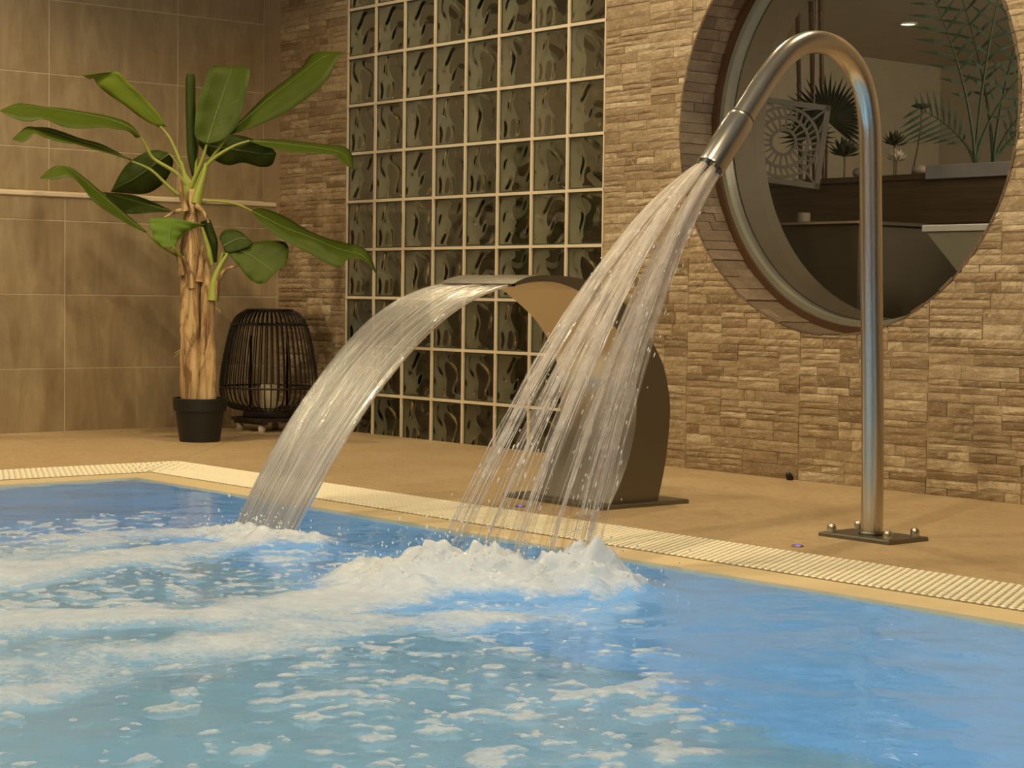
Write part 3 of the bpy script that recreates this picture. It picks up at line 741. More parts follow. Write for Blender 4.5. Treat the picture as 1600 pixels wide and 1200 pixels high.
CN = mb.build('pillar_candle', M['wax'], None, LC+Vector((0, -0.0, 0.095)), True, 40); setp(CN, 'ivory pillar candle inside the black rattan lantern', 'candle')
mb = MB(); mb.tube([(0, 0, 0.096), (0.001, 0, 0.106)], 0.0015, 6); mb.build('wick', M['black'], CN)

# ------------------------------------------------------------------ banana plant
PC = Vector((0.2, -0.82, 0)); D0 = (PC-CAM).dot(FW)
BP = empty('potted_banana_plant', PC); setp(BP, 'banana plant with long drooping leaves in a black pot', 'potted plant')
mb = MB(); mb.lathe([(0.072, 0.0), (0.078, 0.003), (0.094, 0.118), (0.102, 0.120), (0.105, 0.166), (0.1015, 0.169), (0.098, 0.166), (0.095, 0.148)], 40); mb.build('pot', M['black'], BP, smooth=True, angle=35)
mb = MB(); mb.lathe([(0.001, 0.150), (0.096, 0.148)], 24, caps=False); mb.build('soil', M['soil'], BP)
def P(px, py, d=0.0): return at_depth(px, py, D0+d)-PC
rs = np.random.RandomState(5)
def trunk(name, cpts, rads, seed):
    cs = smoothcurve(cpts, 46); m_ = len(cs); n = 22; v = []; f = []
    rr = np.interp(np.linspace(0, 1, m_), np.linspace(0, 1, len(rads)), rads)
    for i, c in enumerate(cs):
        for k in range(n):
            a = 2*PI*k/n
            q = 1+0.10*float(fbm(np.array(k*0.9+seed), np.array(i*0.16), 3))*2+0.05*math.sin(3*a+seed+i*0.05)
            if i % 15 == 14: q *= 1.05
            v.append((c.x+rr[i]*q*math.cos(a), c.y+rr[i]*q*math.sin(a), c.z))
    for i in range(m_-1):
        for k in range(n):
            k2 = (k+1) % n; f.append((i*n+k, i*n+k2, (i+1)*n+k2, (i+1)*n+k))
    f.append(tuple((m_-1)*n+k for k in range(n)))
    link(name, pyd(name, v, f, True), M['bark'], BP)
trunk('trunk', [P(300, 632), P(300, 560), P(298, 480), P(299, 400), P(300, 340), P(301, 296)], [0.043, 0.043, 0.038, 0.040, 0.034, 0.020], 1)
trunk('trunk', [P(325, 630, -0.02), P(325, 560, -0.02), P(325, 520, -0.02), P(325, 455, -0.02), P(322, 402, -0.02)], [0.032, 0.032, 0.027, 0.026, 0.008], 7)
def stalk(pts, r0, r1, d0=0, d1=0, mat='stalk', name='stalk', par=None):
    n = len(pts); P3 = [P(x, y, d0+(d1-d0)*i/(n-1)) for i, (x, y) in enumerate(pts)]
    m_ = 16; c = smoothcurve(P3, m_); mb = MB(); mb.tube(c, [r0+(r1-r0)*i/(m_-1) for i in range(m_)], 8)
    return mb.build(name, M[mat], par or BP, smooth=True, angle=60)
def z6(x, y): return (x/5, 70+y/5)
def z7(x, y): return (270+x/5, 70+y/5)
def z8(x, y): return (50+x/2.909, 220+y/2.909)
def leaf(tr, st, tip, mat, d0, d1, da, db, petiole=None, pr=(0.009, 0.004), nm=26):
    """st: stations (rib, edge a, edge b); d0..d1 depth of the rib from base to tip, da/db how far the edges stand nearer (-) or farther"""
    rib = [tr(*s[0]) for s in st]; A = [tr(*s[1]) for s in st]; B_ = [tr(*s[2]) for s in st]
    if tip is not None: t_ = tr(*tip); rib.append(t_); A.append(t_); B_.append(t_)
    R3 = smoothcurve([(x, y, 0) for x, y in rib], nm); A3 = smoothcurve([(x, y, 0) for x, y in A], nm); B3 = smoothcurve([(x, y, 0) for x, y in B_], nm)
    ws = [-1, -0.66, -0.33, 0, 0.33, 0.66, 1]; v = []; f = []; al = []; ac = []
    for i in range(nm):
        u = i/(nm-1); d = d0+(d1-d0)*u; env = math.sin(PI*min(1, max(0.0, u*0.94+0.04)))**0.6
        for w_ in ws:
            E = A3[i] if w_ < 0 else B3[i]; k = abs(w_); dd = (da if w_ < 0 else db)*env*k**1.3
            q = R3[i]*(1-k)+E*k
            q3 = P(q.x, q.y, d+dd+0.006*math.sin(u*23+w_*2)*k*env); v.append(q3); al.append(u); ac.append(w_)
    nw = len(ws)
    for i in range(nm-1):
        for j in range(nw-1): f.append((i*nw+j, i*nw+j+1, (i+1)*nw+j+1, (i+1)*nw+j))
    o = link('leaf', pyd('leaf', v, f, True), M['leafs'][mat], BP); with_attr(o, along=al, across=ac)
    so = o.modifiers.new('thickness', 'SOLIDIFY'); so.thickness = 0.0012; so.offset = 0
    rm = MB(); rm.tube([P(R3[i].x, R3[i].y, d0+(d1-d0)*i/(nm-1)-0.001) for i in range(nm-3)], [0.0030*(1-i/nm)+0.0006 for i in range(nm-3)], 6); rm.build('midrib', M['rib'], o, smooth=True)
    if petiole:
        stalk(petiole, pr[0], pr[1], 0, d0, 'stalk', 'petiole', o)
    return o
leaf(z6, [((1255,635),(1240,645),(1300,640)),((1180,550),(1100,570),(1230,530)),((1080,440),(970,470),(1140,430)),((980,335),(850,390),(1040,330)),((905,260),(760,310),(970,270)),((850,235),(730,262),(930,217)),((770,225),(700,268),(860,212))], (640,240), 2, 0.03, 0.10, 0.05, -0.04,
     [(300,290),(290,272),(277,240),(265,215),(251,197)])
leaf(z6, [((1092,722),(1095,715),(1062,728)),((1035,660),(1040,640),(1000,672)),((940,610),(960,590),(920,662)),((800,570),(810,548),(800,642)),((650,540),(650,522),(640,655)),((500,515),(500,497),(490,640)),((350,495),(350,485),(345,580)),((240,480),(240,467),(230,600)),((120,480),(130,460),(110,575))], (-5,515), 0, -0.05, -0.22, 0.07, -0.09,
     [(296,295),(275,270),(240,248),(229,228),(219,214)])
leaf(z6, [((1025,898),(1025,893),(1020,903)),((900,845),(900,830),(900,862)),((770,790),(780,770),(750,822)),((640,755),(640,735),(610,780)),((500,710),(510,687),(480,762)),((380,670),(390,650),(360,728)),((280,650),(290,643),(270,692)),((205,660),(205,643),(235,725)),((140,710),(120,715),(175,760))], (95,740), 0, -0.06, -0.28, 0.09, -0.07,
     [(296,312),(276,302),(258,286),(235,265),(206,252)])
leaf(z8, [((520,415),(520,412),(519,418)),((450,365),(455,355),(430,375)),((370,295),(380,290),(350,325)),((290,225),(300,218),(275,270)),((220,165),(230,160),(225,205)),((150,115),(165,118),(175,165)),((90,135),(95,120),(105,175))], (36,170), 0, -0.12, -0.30, 0.08, -0.08,
     [(290,405),(265,394),(245,380),(229,363)], (0.006, 0.004))
leaf(z8, [((625,60),(615,52),(636,68)),((580,90),(560,42),(640,110)),((520,135),(490,65),(605,185)),((450,180),(430,110),(530,237)),((400,205),(395,160),(440,240))], (358,232), 1, 0.13, 0.20, 0.02, 0.04,
     [(302,300),(290,275),(275,252),(265,240)], (0.006, 0.003))
leaf(z8, [((640,322),(640,320),(638,324)),((560,300),(565,285),(550,325)),((470,275),(480,252),(470,332)),((400,255),(400,240),(410,322))], (322,233), 1, 0.06, 0.15, 0.03, -0.04, [(298,335),(285,333),(270,331)], (0.006, 0.004))
leaf(z7, [((268,772),(262,772),(274,774)),((290,700),(175,715),(400,735)),((330,570),(175,590),(510,620)),((370,450),(190,460),(550,470)),((410,330),(240,320),(580,340)),((450,220),(285,195),(605,215)),((462,172),(325,163),(575,165))], None, 0, -0.03, 0.05, -0.04, -0.04,
     [(292,308),(306,274),(316,250),(323,226)], (0.011, 0.005))
leaf(z7, [((440,690),(430,682),(450,700)),((590,560),(570,550),(600,655)),((730,440),(700,420),(770,585)),((870,330),(860,290),(930,500)),((1000,230),(1010,175),(1090,385)),((1110,140),(1075,80),(1220,250)),((1220,80),(1180,55),(1300,95))], (1390,68), 0, 0.0, 0.10, 0.09, -0.05,
     [(302,300),(314,270),(336,240),(359,208)], (0.010, 0.005))
leaf(z7, [((600,752),(600,748),(602,756)),((730,760),(730,738),(740,800)),((880,775),(880,745),(880,832)),((1050,795),(1050,762),(1050,848)),((1200,815),(1200,780),(1200,852)),((1310,840),(1340,798),(1270,865)),((1370,895),(1400,860),(1310,915))], (1412,975), 0, -0.05, -0.16, 0.10, -0.06,
     [(304,300),(318,266),(336,246),(366,228),(390,220)], (0.010, 0.004))
leaf(z7, [((195,745),(200,735),(190,760)),((300,790),(330,740),(280,870)),((430,810),(440,700),(420,940)),((560,830),(580,720),(550,920)),((690,850),(690,770),(690,955)),((780,850),(770,805),(775,935))], (808,850), 1, 0.12, 0.22, 0.02, 0.03, [(304,285),(307,255),(309,219)], (0.007, 0.005))
leaf(z8, [((1000,320),(1002,314),(1000,326)),((1060,350),(1050,307),(1050,385)),((1150,395),(1150,345),(1140,450)),((1270,440),(1270,415),(1260,512)),((1390,490),(1390,457),(1390,578)),((1490,515),(1500,483),(1440,535)),((1535,555),(1545,540),(1515,545))], (1566,608), 0, -0.02, -0.12, 0.08, -0.06,
     [(304,318),(330,314),(355,316),(378,322),(394,330)], (0.005, 0.004))
leaf(z8, [((640,487),(600,485),(650,480)),((625,455),(562,455),(668,450)),((628,415),(545,410),(692,418)),((634,375),(532,362),(735,398)),((640,352),(560,350),(788,380))], None, 3, -0.10, -0.06, -0.02, 0.03,
     [(290,412),(283,402),(276,393),(270,387)], (0.009, 0.005), 18)
leaf(z8, [((868,480),(850,440),(876,508)),((900,462),(870,410),(915,505)),((940,445),(915,404),(960,490)),((975,445),(950,415),(990,478))], (1000,460), 1, -0.02, -0.02, 0.03, -0.03, [(335,440),(342,420),(348,395)], (0.012, 0.006), 16)
leaf(z8, [((930,490),(960,470),(890,512)),((990,520),(1050,455),(940,570)),((1050,560),(1140,458),(985,625)),((1090,590),(1166,490),(1030,650)),((1100,605),(1160,555),(1065,643))], None, 0, -0.03, -0.09, 0.02, -0.03, [(348,400),(358,393),(369,388)], (0.006, 0.005), 18)
# rolled spear leaves
def spear(pts, r, d, m_=24):
    c = smoothcurve([P(x, y, d) for x, y in pts], m_); mb = MB(); rad = [r*(0.55+0.45*min(1, i/8)) for i in range(m_)]; rad[-1] = r*0.75
    mb.tube(c, rad, 14); o = mb.build('rolled_leaf', M['leafs'][1], BP, smooth=True, angle=60)
    k = len(o.data.vertices); with_attr(o, along=[i/k for i in range(k)], across=[0.4]*k); setp(o, 'dark green leaf still rolled into a spear')
spear([(304,275),(300,240),(298,180),(297.5,116)], 0.0195, 0.07)
spear([(334,410),(332,380),(325,358),(320,345)], 0.022, 0.05)
# green sheaths at the crown
stalk([(296,318),(293,295),(289,275),(284,252)], 0.022, 0.006, 0, 0.01, name='leaf_sheath'); stalk([(306,318),(312,295),(318,275),(322,255)], 0.022, 0.007, -0.02, -0.02, name='leaf_sheath')
stalk([(332,470),(334,445),(342,420),(356,396)], 0.022, 0.006, -0.04, -0.03, name='leaf_sheath'); stalk([(330,415),(326,390),(320,370),(315,355)], 0.012, 0.007, 0.0, 0.0, name='leaf_sheath')
# dried sheath ends
for pts, r0, r1 in ([[(290,330),(285,310),(282,290),(280,272)], 0.016, 0.003], [[(285,430),(281,410),(276,395),(271,388)], 0.014, 0.004], [[(306,322),(312,325),(320,335),(326,348)], 0.012, 0.004],
                    [[(288,328),(276,330),(266,335),(257,340)], 0.010, 0.003], [[(336,470),(341,440),(352,422),(374,414)], 0.016, 0.003], [[(312,440),(314,420),(315,400),(317,384)], 0.016, 0.004],
                    [[(300,450),(297,430),(292,415),(286,400)], 0.018, 0.004]):
    stalk(pts, r0, r1, -0.035, -0.05, 'bark', 'dry_sheath')
for pts in ([(283,548),(276,555),(270,559)], [(284,545),(278,549),(272,552)], [(336,480),(342,484),(345,490)]): stalk(pts, 0.0018, 0.0006, -0.03, -0.06, 'dry', 'fibre')

# ------------------------------------------------------------------ pool water and foam
ZW = -0.006
def trail(px): return [on_z(x, y, ZW) for x, y in px]
def seg_field(X, Y, pts, w0, w1):
    best = np.zeros_like(X)
    for i in range(len(pts)-1):
        a, b = pts[i], pts[i+1]; ab = np.array([b.x-a.x, b.y-a.y]); L2 = ab@ab
        t = np.clip(((X-a.x)*ab[0]+(Y-a.y)*ab[1])/L2, 0, 1); d = np.hypot(X-a.x-t*ab[0], Y-a.y-t*ab[1])
        u = (i+t)/(len(pts)-1); w_ = w0+(w1-w0)*u
        best = np.maximum(best, np.clip(1.25-d/w_, 0, 1))
    return best
TA = trail([(425, 846), (330, 858), (200, 872), (60, 890), (-80, 905)])
TA2 = trail([(350, 835), (200, 838), (60, 852)])
TB = trail([(850, 925), (700, 925), (560, 940), (420, 956), (200, 968), (-80, 985)])
TB2 = trail([(560, 985), (330, 1010), (160, 1040), (-80, 1085)])
TB3 = trail([(860, 965), (700, 975), (560, 975), (400, 990)])
def trails_A(X, Y): return np.maximum(seg_field(X, Y, TA, 0.12, 0.22), 0.62*seg_field(X, Y, TA2, 0.10, 0.3))
def trails_B(X, Y): return np.maximum.reduce([seg_field(X, Y, TB, 0.17, 0.13), 0.8*seg_field(X, Y, TB2, 0.12, 0.2), 0.7*seg_field(X, Y, TB3, 0.12, 0.1)])
LJ = [on_z(x, y, ZW) for x, y in ((600, 915), (690, 908), (760, 915), (840, 918), (895, 918))]
LCu = [on_z(x, y, ZW) for x, y in ((365, 840), (420, 850), (465, 853))]
def mound(X, Y):
    m_ = np.zeros_like(X)
    for i, p in enumerate(LJ): m_ = np.maximum(m_, (0.062 if i else 0.045)*np.exp(-((X-p.x)**2+(Y-p.y)**2)/(2*0.085**2)))
    for p in LCu: m_ = np.maximum(m_, 0.032*np.exp(-((X-p.x)**2+(Y-p.y)**2)/(2*0.07**2)))
    return m_
def height(X, Y):
    act = np.clip(trails_A(X, Y)+trails_B(X, Y), 0, 1)
    h = 0.007*fbm(X*2.2, Y*2.2, 3)+0.0026*fbm(X*9, Y*9+4, 3)
    h += act*(0.012*fbm(X*7+3, Y*7, 4)) + mound(X, Y)*(0.55+0.8*fbm(X*15, Y*15, 3))
    edge = np.minimum(np.clip((X-PX0)/0.05, 0, 1), np.clip((PY0-Y)/0.05, 0, 1))
    return ZW+h*(0.3+0.7*edge)
def grid(x0, x1, y0, y1, st):
    xs = np.arange(x0, x1+st*0.5, st); ys_ = np.arange(y0, y1+st*0.5, st); X, Y = np.meshgrid(xs, ys_, indexing='ij'); return X, Y
def grid_mesh(name, X, Y, Z, keep=None):
    a, b = X.shape; idx = np.arange(a*b).reshape(a, b)
    q = np.stack([idx[:-1, :-1], idx[1:, :-1], idx[1:, 1:], idx[:-1, 1:]], -1).reshape(-1, 4)
    V = np.stack([X, Y, Z], -1).reshape(-1, 3)
    used_ = None
    if keep is not None:
        kf = keep.reshape(-1)[q].any(1); q = q[kf]; used_ = np.unique(q); mp = -np.ones(len(V), int); mp[used_] = np.arange(len(used_)); q = mp[q]; V = V[used_]
    me = bpy.data.meshes.new(name); me.vertices.add(len(V)); me.vertices.foreach_set('co', V.astype(np.float32).ravel())
    me.loops.add(len(q)*4); me.loops.foreach_set('vertex_index', q.astype(np.int32).ravel())
    me.polygons.add(len(q)); me.polygons.foreach_set('loop_start', np.arange(0, len(q)*4, 4, dtype=np.int32)); me.polygons.foreach_set('loop_total', np.full(len(q), 4, dtype=np.int32))
    me.polygons.foreach_set('use_smooth', np.ones(len(q), bool)); me.update(calc_edges=True); me.validate(); return me, used_
X, Y = grid(PX0+0.0005, 8.99, -5.99, PY0-0.0005, 0.0125)
me, _ = grid_mesh('pool_water', X, Y, height(X, Y)); WT = link('pool_water', me, M['water']); setp(WT, 'clear blue pool water with small ripples', 'water', kind='stuff')
# foam: a sheet that breaks up by its own density
def foam_obj(name, label, field, x0, x1, y0, y1, st, lift, nb, seed):
    X, Y = grid(x0, x1, y0, y1, st); Fd = field(X, Y); Z = height(X, Y)+lift+0.008*np.clip(Fd-0.3, 0, 1)+(0.5*mound(X, Y)+0.004*np.clip(Fd-0.3, 0, 1))*np.abs(fbm(X*22+seed, Y*22, 3))*2
    inside = (X > PX0+0.02) & (Y < PY0-0.02); keep = (Fd > 0.12) & inside
    me, us = grid_mesh(name, X, Y, Z, keep); o = link(name, me, M['foam']); with_attr(o, foam=Fd.reshape(-1)[us]); setp(o, label, 'foam', kind='stuff')
    # bubbles riding on the foam
    r2 = np.random.RandomState(seed); cand = np.argwhere((Fd > 0.5) & inside)
    if len(cand) and nb:
        pk = cand[r2.randint(0, len(cand), nb)]
        bm = bmesh.new(); bmesh.ops.create_icosphere(bm, subdivisions=2, radius=1); bv = np.array([v.co[:] for v in bm.verts])*np.array([1, 1, 0.5]); bf = np.array([[v.index for v in f.verts] for f in bm.faces]); bm.free()
        r = r2.uniform(0.0007, 0.0022, nb)*(1+1.0*(r2.rand(nb) > 0.95)); c = np.stack([X[pk[:, 0], pk[:, 1]]+r2.uniform(-st, st, nb), Y[pk[:, 0], pk[:, 1]]+r2.uniform(-st, st, nb), Z[pk[:, 0], pk[:, 1]]], -1)
        V = (bv[None]*r[:, None, None]+c[:, None]).reshape(-1, 3); Fc = (bf[None]+(np.arange(nb)*len(bv))[:, None, None]).reshape(-1, 3)
        m2 = bpy.data.meshes.new('bubbles'); m2.vertices.add(len(V)); m2.vertices.foreach_set('co', V.astype(np.float32).ravel()); m2.loops.add(len(Fc)*3); m2.loops.foreach_set('vertex_index', Fc.astype(np.int32).ravel())
        m2.polygons.add(len(Fc)); m2.polygons.foreach_set('loop_start', np.arange(0, len(Fc)*3, 3, dtype=np.int32)); m2.polygons.foreach_set('loop_total', np.full(len(Fc), 3, dtype=np.int32)); m2.polygons.foreach_set('use_smooth', np.ones(len(Fc), bool)); m2.update(calc_edges=True)
        q = link('bubbles', m2, M['bubble'], o); q['kind'] = 'stuff'
    return o
def mat_bubble():
    m = N('bubble_film'); t = m.n('ShaderNodeBsdfTransparent'); g = m.n('ShaderNodeBsdfGlossy'); g.inputs['Roughness'].default_value = 0.16
    return m.done(m.shmix(0.30, m.shmix(0.65, t.outputs[0], m.bsdf((0.9, 0.9, 0.92), 0.2)), g.outputs[0]))
M['bubble'] = mat_bubble()
def fieldA(X, Y):
    T_ = trails_A(X, Y); n_ = fbm(X*9, Y*9, 4); return np.clip(T_*1.05+0.75*n_*(T_ > 0.02)-0.08, 0, 1.2)*(T_ > 0)+np.clip(mound(X, Y)*28-0.06, 0, 0.8)
def fieldB(X, Y):
    T_ = trails_B(X, Y); n_ = fbm(X*8+9, Y*8, 4); return np.clip(T_*1.0+0.8*n_*(T_ > 0.02)-0.06+3.5*mound(X, Y), 0, 1.2)*(T_ > 0)+np.clip(mound(X, Y)*28-0.06, 0, 0.8)
def px_of(X, Y):
    dx, dy, dz = X-CAM.x, Y-CAM.y, ZW-CAM.z; zz = dx*FW.x+dy*FW.y+dz*FW.z
    return 800+F_PX*(dx*RT.x+dy*RT.y+dz*RT.z)/zz, 600-F_PX*(dx*UP.x+dy*UP.y+dz*UP.z)/zz
FE = on_z(1085, 1030, ZW)      # the flecks thin out past a line from here
def fieldC(X, Y):
    pa, pb = on_z(960, 930, ZW), on_z(1130, 1180, ZW); nx, ny = (pb.y-pa.y), -(pb.x-pa.x); L = math.hypot(nx, ny)
    sd = ((X-pa.x)*nx+(Y-pa.y)*ny)/L                         # signed distance from the edge of the flecked area
    c = on_z(400, 1000, ZW); 
    if ((c.x-pa.x)*nx+(c.y-pa.y)*ny) > 0: sd = -sd
    dens = sstep(0.16, -0.05, sd)*sstep(-1.95, -2.25, Y)
    n_ = fbm(X*21+40, Y*21, 3); big = fbm(X*2.6+5, Y*2.6, 2)
    n2_ = fbm(X*40+11, Y*40+7, 3)
    return np.clip(np.maximum((n_-0.20+0.25*big)*3.8, (n2_-0.29+0.2*big)*3.6), 0, 0.74)*dens
foam_obj('curtain_foam', 'churned white foam where the water curtain lands', fieldA, 1.4, 3.6, -4.3, -1.8, 0.010, 0.004, 0, 1)
foam_obj('jet_foam', 'thick white foam heap and trail under the falling jets', fieldB, 2.0, 5.0, -4.6, -1.8, 0.007, 0.0042, 0, 2)
foam_obj('foam_flecks', 'scattered flecks of bubbles drifting in the foreground water', fieldC, 2.2, 5.0, -4.8, -1.95, 0.0065, 0.003, 0, 3)
def droplets(name, label, centres, n, sx, hz, seed, parent=None):
    r2 = np.random.RandomState(seed); mb = MB()
    bm = bmesh.new(); bmesh.ops.create_icosphere(bm, subdivisions=1, radius=1); bv = [v.co.copy() for v in bm.verts]; bf = [tuple(v.index for v in f.verts) for f in bm.faces]; bm.free()
    for i in range(n):
        c = centres[r2.randint(len(centres))]; r = r2.uniform(0.0007, 0.0024); h = abs(r2.normal(0, hz))
        p = Vector((c.x+r2.normal(0, sx), c.y+r2.normal(0, sx), ZW+h+0.004)); st = r2.uniform(1, 2.2)
        mb.add([p+Vector((q.x*r, q.y*r, q.z*r*st)) for q in bv], bf)
    o = mb.build(name, M['drop'], parent, smooth=True); setp(o, label, None if parent else 'water', kind='stuff'); return o
M['drop'] = plain('water_drop', (0.94, 0.93, 0.92), 0.12, vary=0.02)
droplets('splash_drops', 'spray of drops thrown up where the jets land', LJ, 700, 0.09, 0.05, 4)
droplets('curtain_drops', 'spray of drops at the foot of the water curtain', LCu[:2], 160, 0.06, 0.035, 5)

# ------------------------------------------------------------------ the water curtain
WC = empty('water_curtain', (2.66, -1.44, 0)); setp(WC, 'broad sheet of water falling from the curved spout', 'water')
def curtain():
    nu, nv = 90, 110; v = []; f = []; al = []; ac = []; o = Vector(WC.location); vy, vz = 2.05, -0.33; T_ = 0.322
    rs_ = np.random.RandomState(8)
    prof_ = lambda s, u: 0.0034*float(fbm(np.array(s*26.0), np.array(u*1.6+3), 3))*2
    for side in (0, 1):
        for i in range(nu+1):
            u = i/nu; t = T_*u; x0 = SX0+0.008+(0.030)*u**1.5; x1 = SX1-0.006-(0.018)*u**1.5
            for j in range(nv+1):
                s = j/nv; bulge = prof_(s, u); th = (0.0022+0.0015*(1-u))*(1 if side == 0 else -1)
                e = 0.003*math.exp(-min(s, 1-s)/0.02)
                y = -1.434-vy*t-(th+bulge*(1 if side == 0 else 0.4)+e*(1 if side == 0 else -1)); z = 0.606+vz*t-4.905*t*t+0.6*(th+bulge)
                v.append((x0+(x1-x0)*s-o.x+0.002*math.sin(u*14+s*20)*u, y-o.y, z)); al.append(u); ac.append(s)
    n1 = (nu+1)*(nv+1)
    for i in range(nu):
        for j in range(nv):
            q = i*(nv+1)+j; f.append((q, q+1, q+nv+2, q+nv+1)); f.append((n1+q, n1+q+nv+1, n1+q+nv+2, n1+q+1))
    for i in range(nu):
        for j in (0, nv):
            q = i*(nv+1)+j; q2 = q+nv+1; f.append((q, q2, n1+q2, n1+q) if j == 0 else (q, n1+q, n1+q2, q2))
    me = pyd('sheet', v, f, True); o_ = link('sheet', me, M['curtain'], WC); with_attr(o_, along=al, across=ac, seed=[0.3]*len(v))
M['curtain'] = mat_stream('curtain_water', 0.30, 0.42, 3.0, 46.0, 0.5, 0.52)
curtain()

# ------------------------------------------------------------------ the jets
JT = empty('water_jets', NP.location+tipc); setp(JT, 'bundle of water jets spraying down from the bent pipe', 'water')
jo = Vector(JT.location)
M['jet'] = mat_stream('jet_water', 0.85, -0.10, 7.0, 9.0, 0.0, 0.52, 0.25, 0.15, 0.15); M['strand'] = mat_stream('strand_water', 1.0, 0.62, 26.0, 2.0, 0.06, 0.5, 0.35, 0.15, 0.3)
lands = [(690, 893), (735, 905), (790, 912), (845, 905), (880, 905), (908, 900)]
order = sorted(range(6), key=lambda k: ((holes[k]+NP.location)-CAM).dot(RT))
rj = np.random.RandomState(12)
def jet_path(p0, land, T_, n):
    vx = (land.x-p0.x)/T_; vy = (land.y-p0.y)/T_; vz = (land.z-p0.z+4.905*T_*T_)/T_
    return [Vector((p0.x+vx*t, p0.y+vy*t, p0.z+vz*t-4.905*t*t)) for t in [T_*i/(n-1) for i in range(n)]]
for k, hi in enumerate(order):
    p0 = Vector(NP.location)+holes[hi]+dn*0.008; L = on_z(*lands[k], ZW+0.005); n = 46
    pth = jet_path(p0, L, 0.30, n); mb = MB(); m_ = 18; v = []; f = []; al = []; ac = []
    for i, p in enumerate(pth):
        u = i/(n-1); t = (pth[min(i+1, n-1)]-pth[max(i-1, 0)]).normalized(); a = (Vector((1, 0, 0))-t*t.x).normalized(); b = t.cross(a); r = 0.0085+0.0145*u**0.75
        for q in range(m_+1):
            g = 2*PI*q/m_; rr = r*(1+0.28*float(noise2(np.array(math.cos(g)*1.5+k*7+5), np.array(math.sin(g)*1.5+u*5)))*min(1, u*5)); v.append(p+(a*math.cos(g)+b*math.sin(g))*rr-jo); al.append(u); ac.append(q/m_)
    for i in range(n-1):
        for q in range(m_): f.append((i*(m_+1)+q, i*(m_+1)+q+1, (i+1)*(m_+1)+q+1, (i+1)*(m_+1)+q))
    J = link('jet', pyd('jet', v, f, True), M['jet'], JT); with_attr(J, along=al, across=ac, seed=[k*0.37]*len(v))
    mb = MB(); al = []
    for s in range(54):
        a0, rr0 = rj.rand()*6.28, abs(rj.normal(0, 0.62)); u0 = rj.uniform(0, 0.6) if s > 16 else rj.uniform(0, 0.03); u1 = min(1, u0+rj.uniform(0.25, 0.75)); mm = 30; pts_ = []; rd = []
        for i in range(mm):
            u = u0+(u1-u0)*i/(mm-1); q = u*(n-1); ii = min(int(q), n-2); p = pth[ii].lerp(pth[ii+1], q-ii); r = (0.006+0.025*u**0.75)*rr0
            pts_.append(p+Vector((math.cos(a0)*r+0.0015*math.sin(u*40+s), 0.5*math.sin(a0)*r, 0.5*math.sin(a0)*r))-jo)
            rd.append(max(0.0004, (0.0006+0.0013*rj.rand()**2)*math.sin(PI*(0.06+0.9*i/(mm-1)))**0.5))
        b0 = len(mb.v); mb.tube(pts_, rd, 5)
        for i in range(mm): al += [u0+(u1-u0)*i/(mm-1)]*5
    o = mb.build('strands', M['strand'], J, smooth=True); o['kind'] = 'stuff'; with_attr(o, along=al, across=[0.0]*len(al), seed=[k*0.2]*len(al))
    mb = MB(); bm = bmesh.new(); bmesh.ops.create_icosphere(bm, subdivisions=1, radius=1); bv = [q.co.copy() for q in bm.verts]; bf = [tuple(q.index for q in g.verts) for g in bm.faces]; bm.free()
    for s in range(80):
        u = rj.uniform(0.12, 0.98); q = u*(n-1); ii = min(int(q), n-2); p = pth[ii].lerp(pth[ii+1], q-ii); t = (pth[ii+1]-pth[ii]).normalized(); r = (0.008+0.03*u)
        p = p+Vector((rj.normal(0, r), rj.normal(0, r*0.6), rj.normal(0, r*0.6)))-jo; rad = rj.uniform(0.0006, 0.0017); st = rj.uniform(1.5, 6)
        mb.add([p+t*(q_.dot(t)*rad*(st-1))+q_*rad for q_ in bv], bf)
    o = mb.build('drops', M['drop'], J, smooth=True); o['kind'] = 'stuff'

# ------------------------------------------------------------------ behind the round window
YF = 1.5
PB = empty('planter_box', (1.2, YF, 0)); setp(PB, 'long dark plank planter behind the round window', 'planter')
zt = 1.115; nb = 6
for i in range(nb):
    z0 = i*(zt-0.05)/nb; z1 = (i+1)*(zt-0.05)/nb-0.003; mb = MB(); mb.box(-1.6, 1.9, 0, 0.03, z0, z1); mb.build('plank', M['darkwood'], PB)
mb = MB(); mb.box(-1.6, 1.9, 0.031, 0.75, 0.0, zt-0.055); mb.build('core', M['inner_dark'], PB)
mb = MB(); mb.bbox(0.66, 1.9, -0.02, 0.5, zt-0.054, zt, 0.004); o = mb.build('top_slab', M['slate'], PB); o['label'] = 'pale grey stone edge'
mb = MB(); mb.bbox(-1.6, 0.655, -0.01, 0.5, zt-0.052, zt-0.03, 0.003); mb.build('top_board', M['darkwood'], PB)
def at_plane(px, py, y): return on_y(px, py, y)
# hanging carved screen
pc = on_y(1224, 222, 1.15); W_ = 0.335
HS = empty('carved_screen', pc); setp(HS, 'square white carved screen with a spoked wheel pattern, hung behind the window', 'screen')
HS.rotation_euler = (0, 0, math.atan2(CAM.y-pc.y, CAM.x-pc.x)+0.12)
TILT = math.radians(-7)
def yzbar(mb, p, q, w_, t=0.012):
    rt = lambda a: Vector((0, a[0]*math.cos(TILT)-a[1]*math.sin(TILT), a[0]*math.sin(TILT)+a[1]*math.cos(TILT)))
    p = rt(p); q = rt(q); d = (q-p).normalized(); s = Vector((1, 0, 0)).cross(d)*w_/2; x = Vector((t/2, 0, 0))
    v = [p-s-x, p+s-x, q+s-x, q-s-x, p-s+x, p+s+x, q+s+x, q-s+x]; mb.add(v, [(0,1,2,3),(7,6,5,4),(0,4,5,1),(1,5,6,2),(2,6,7,3),(3,7,4,0)])
h = W_/2
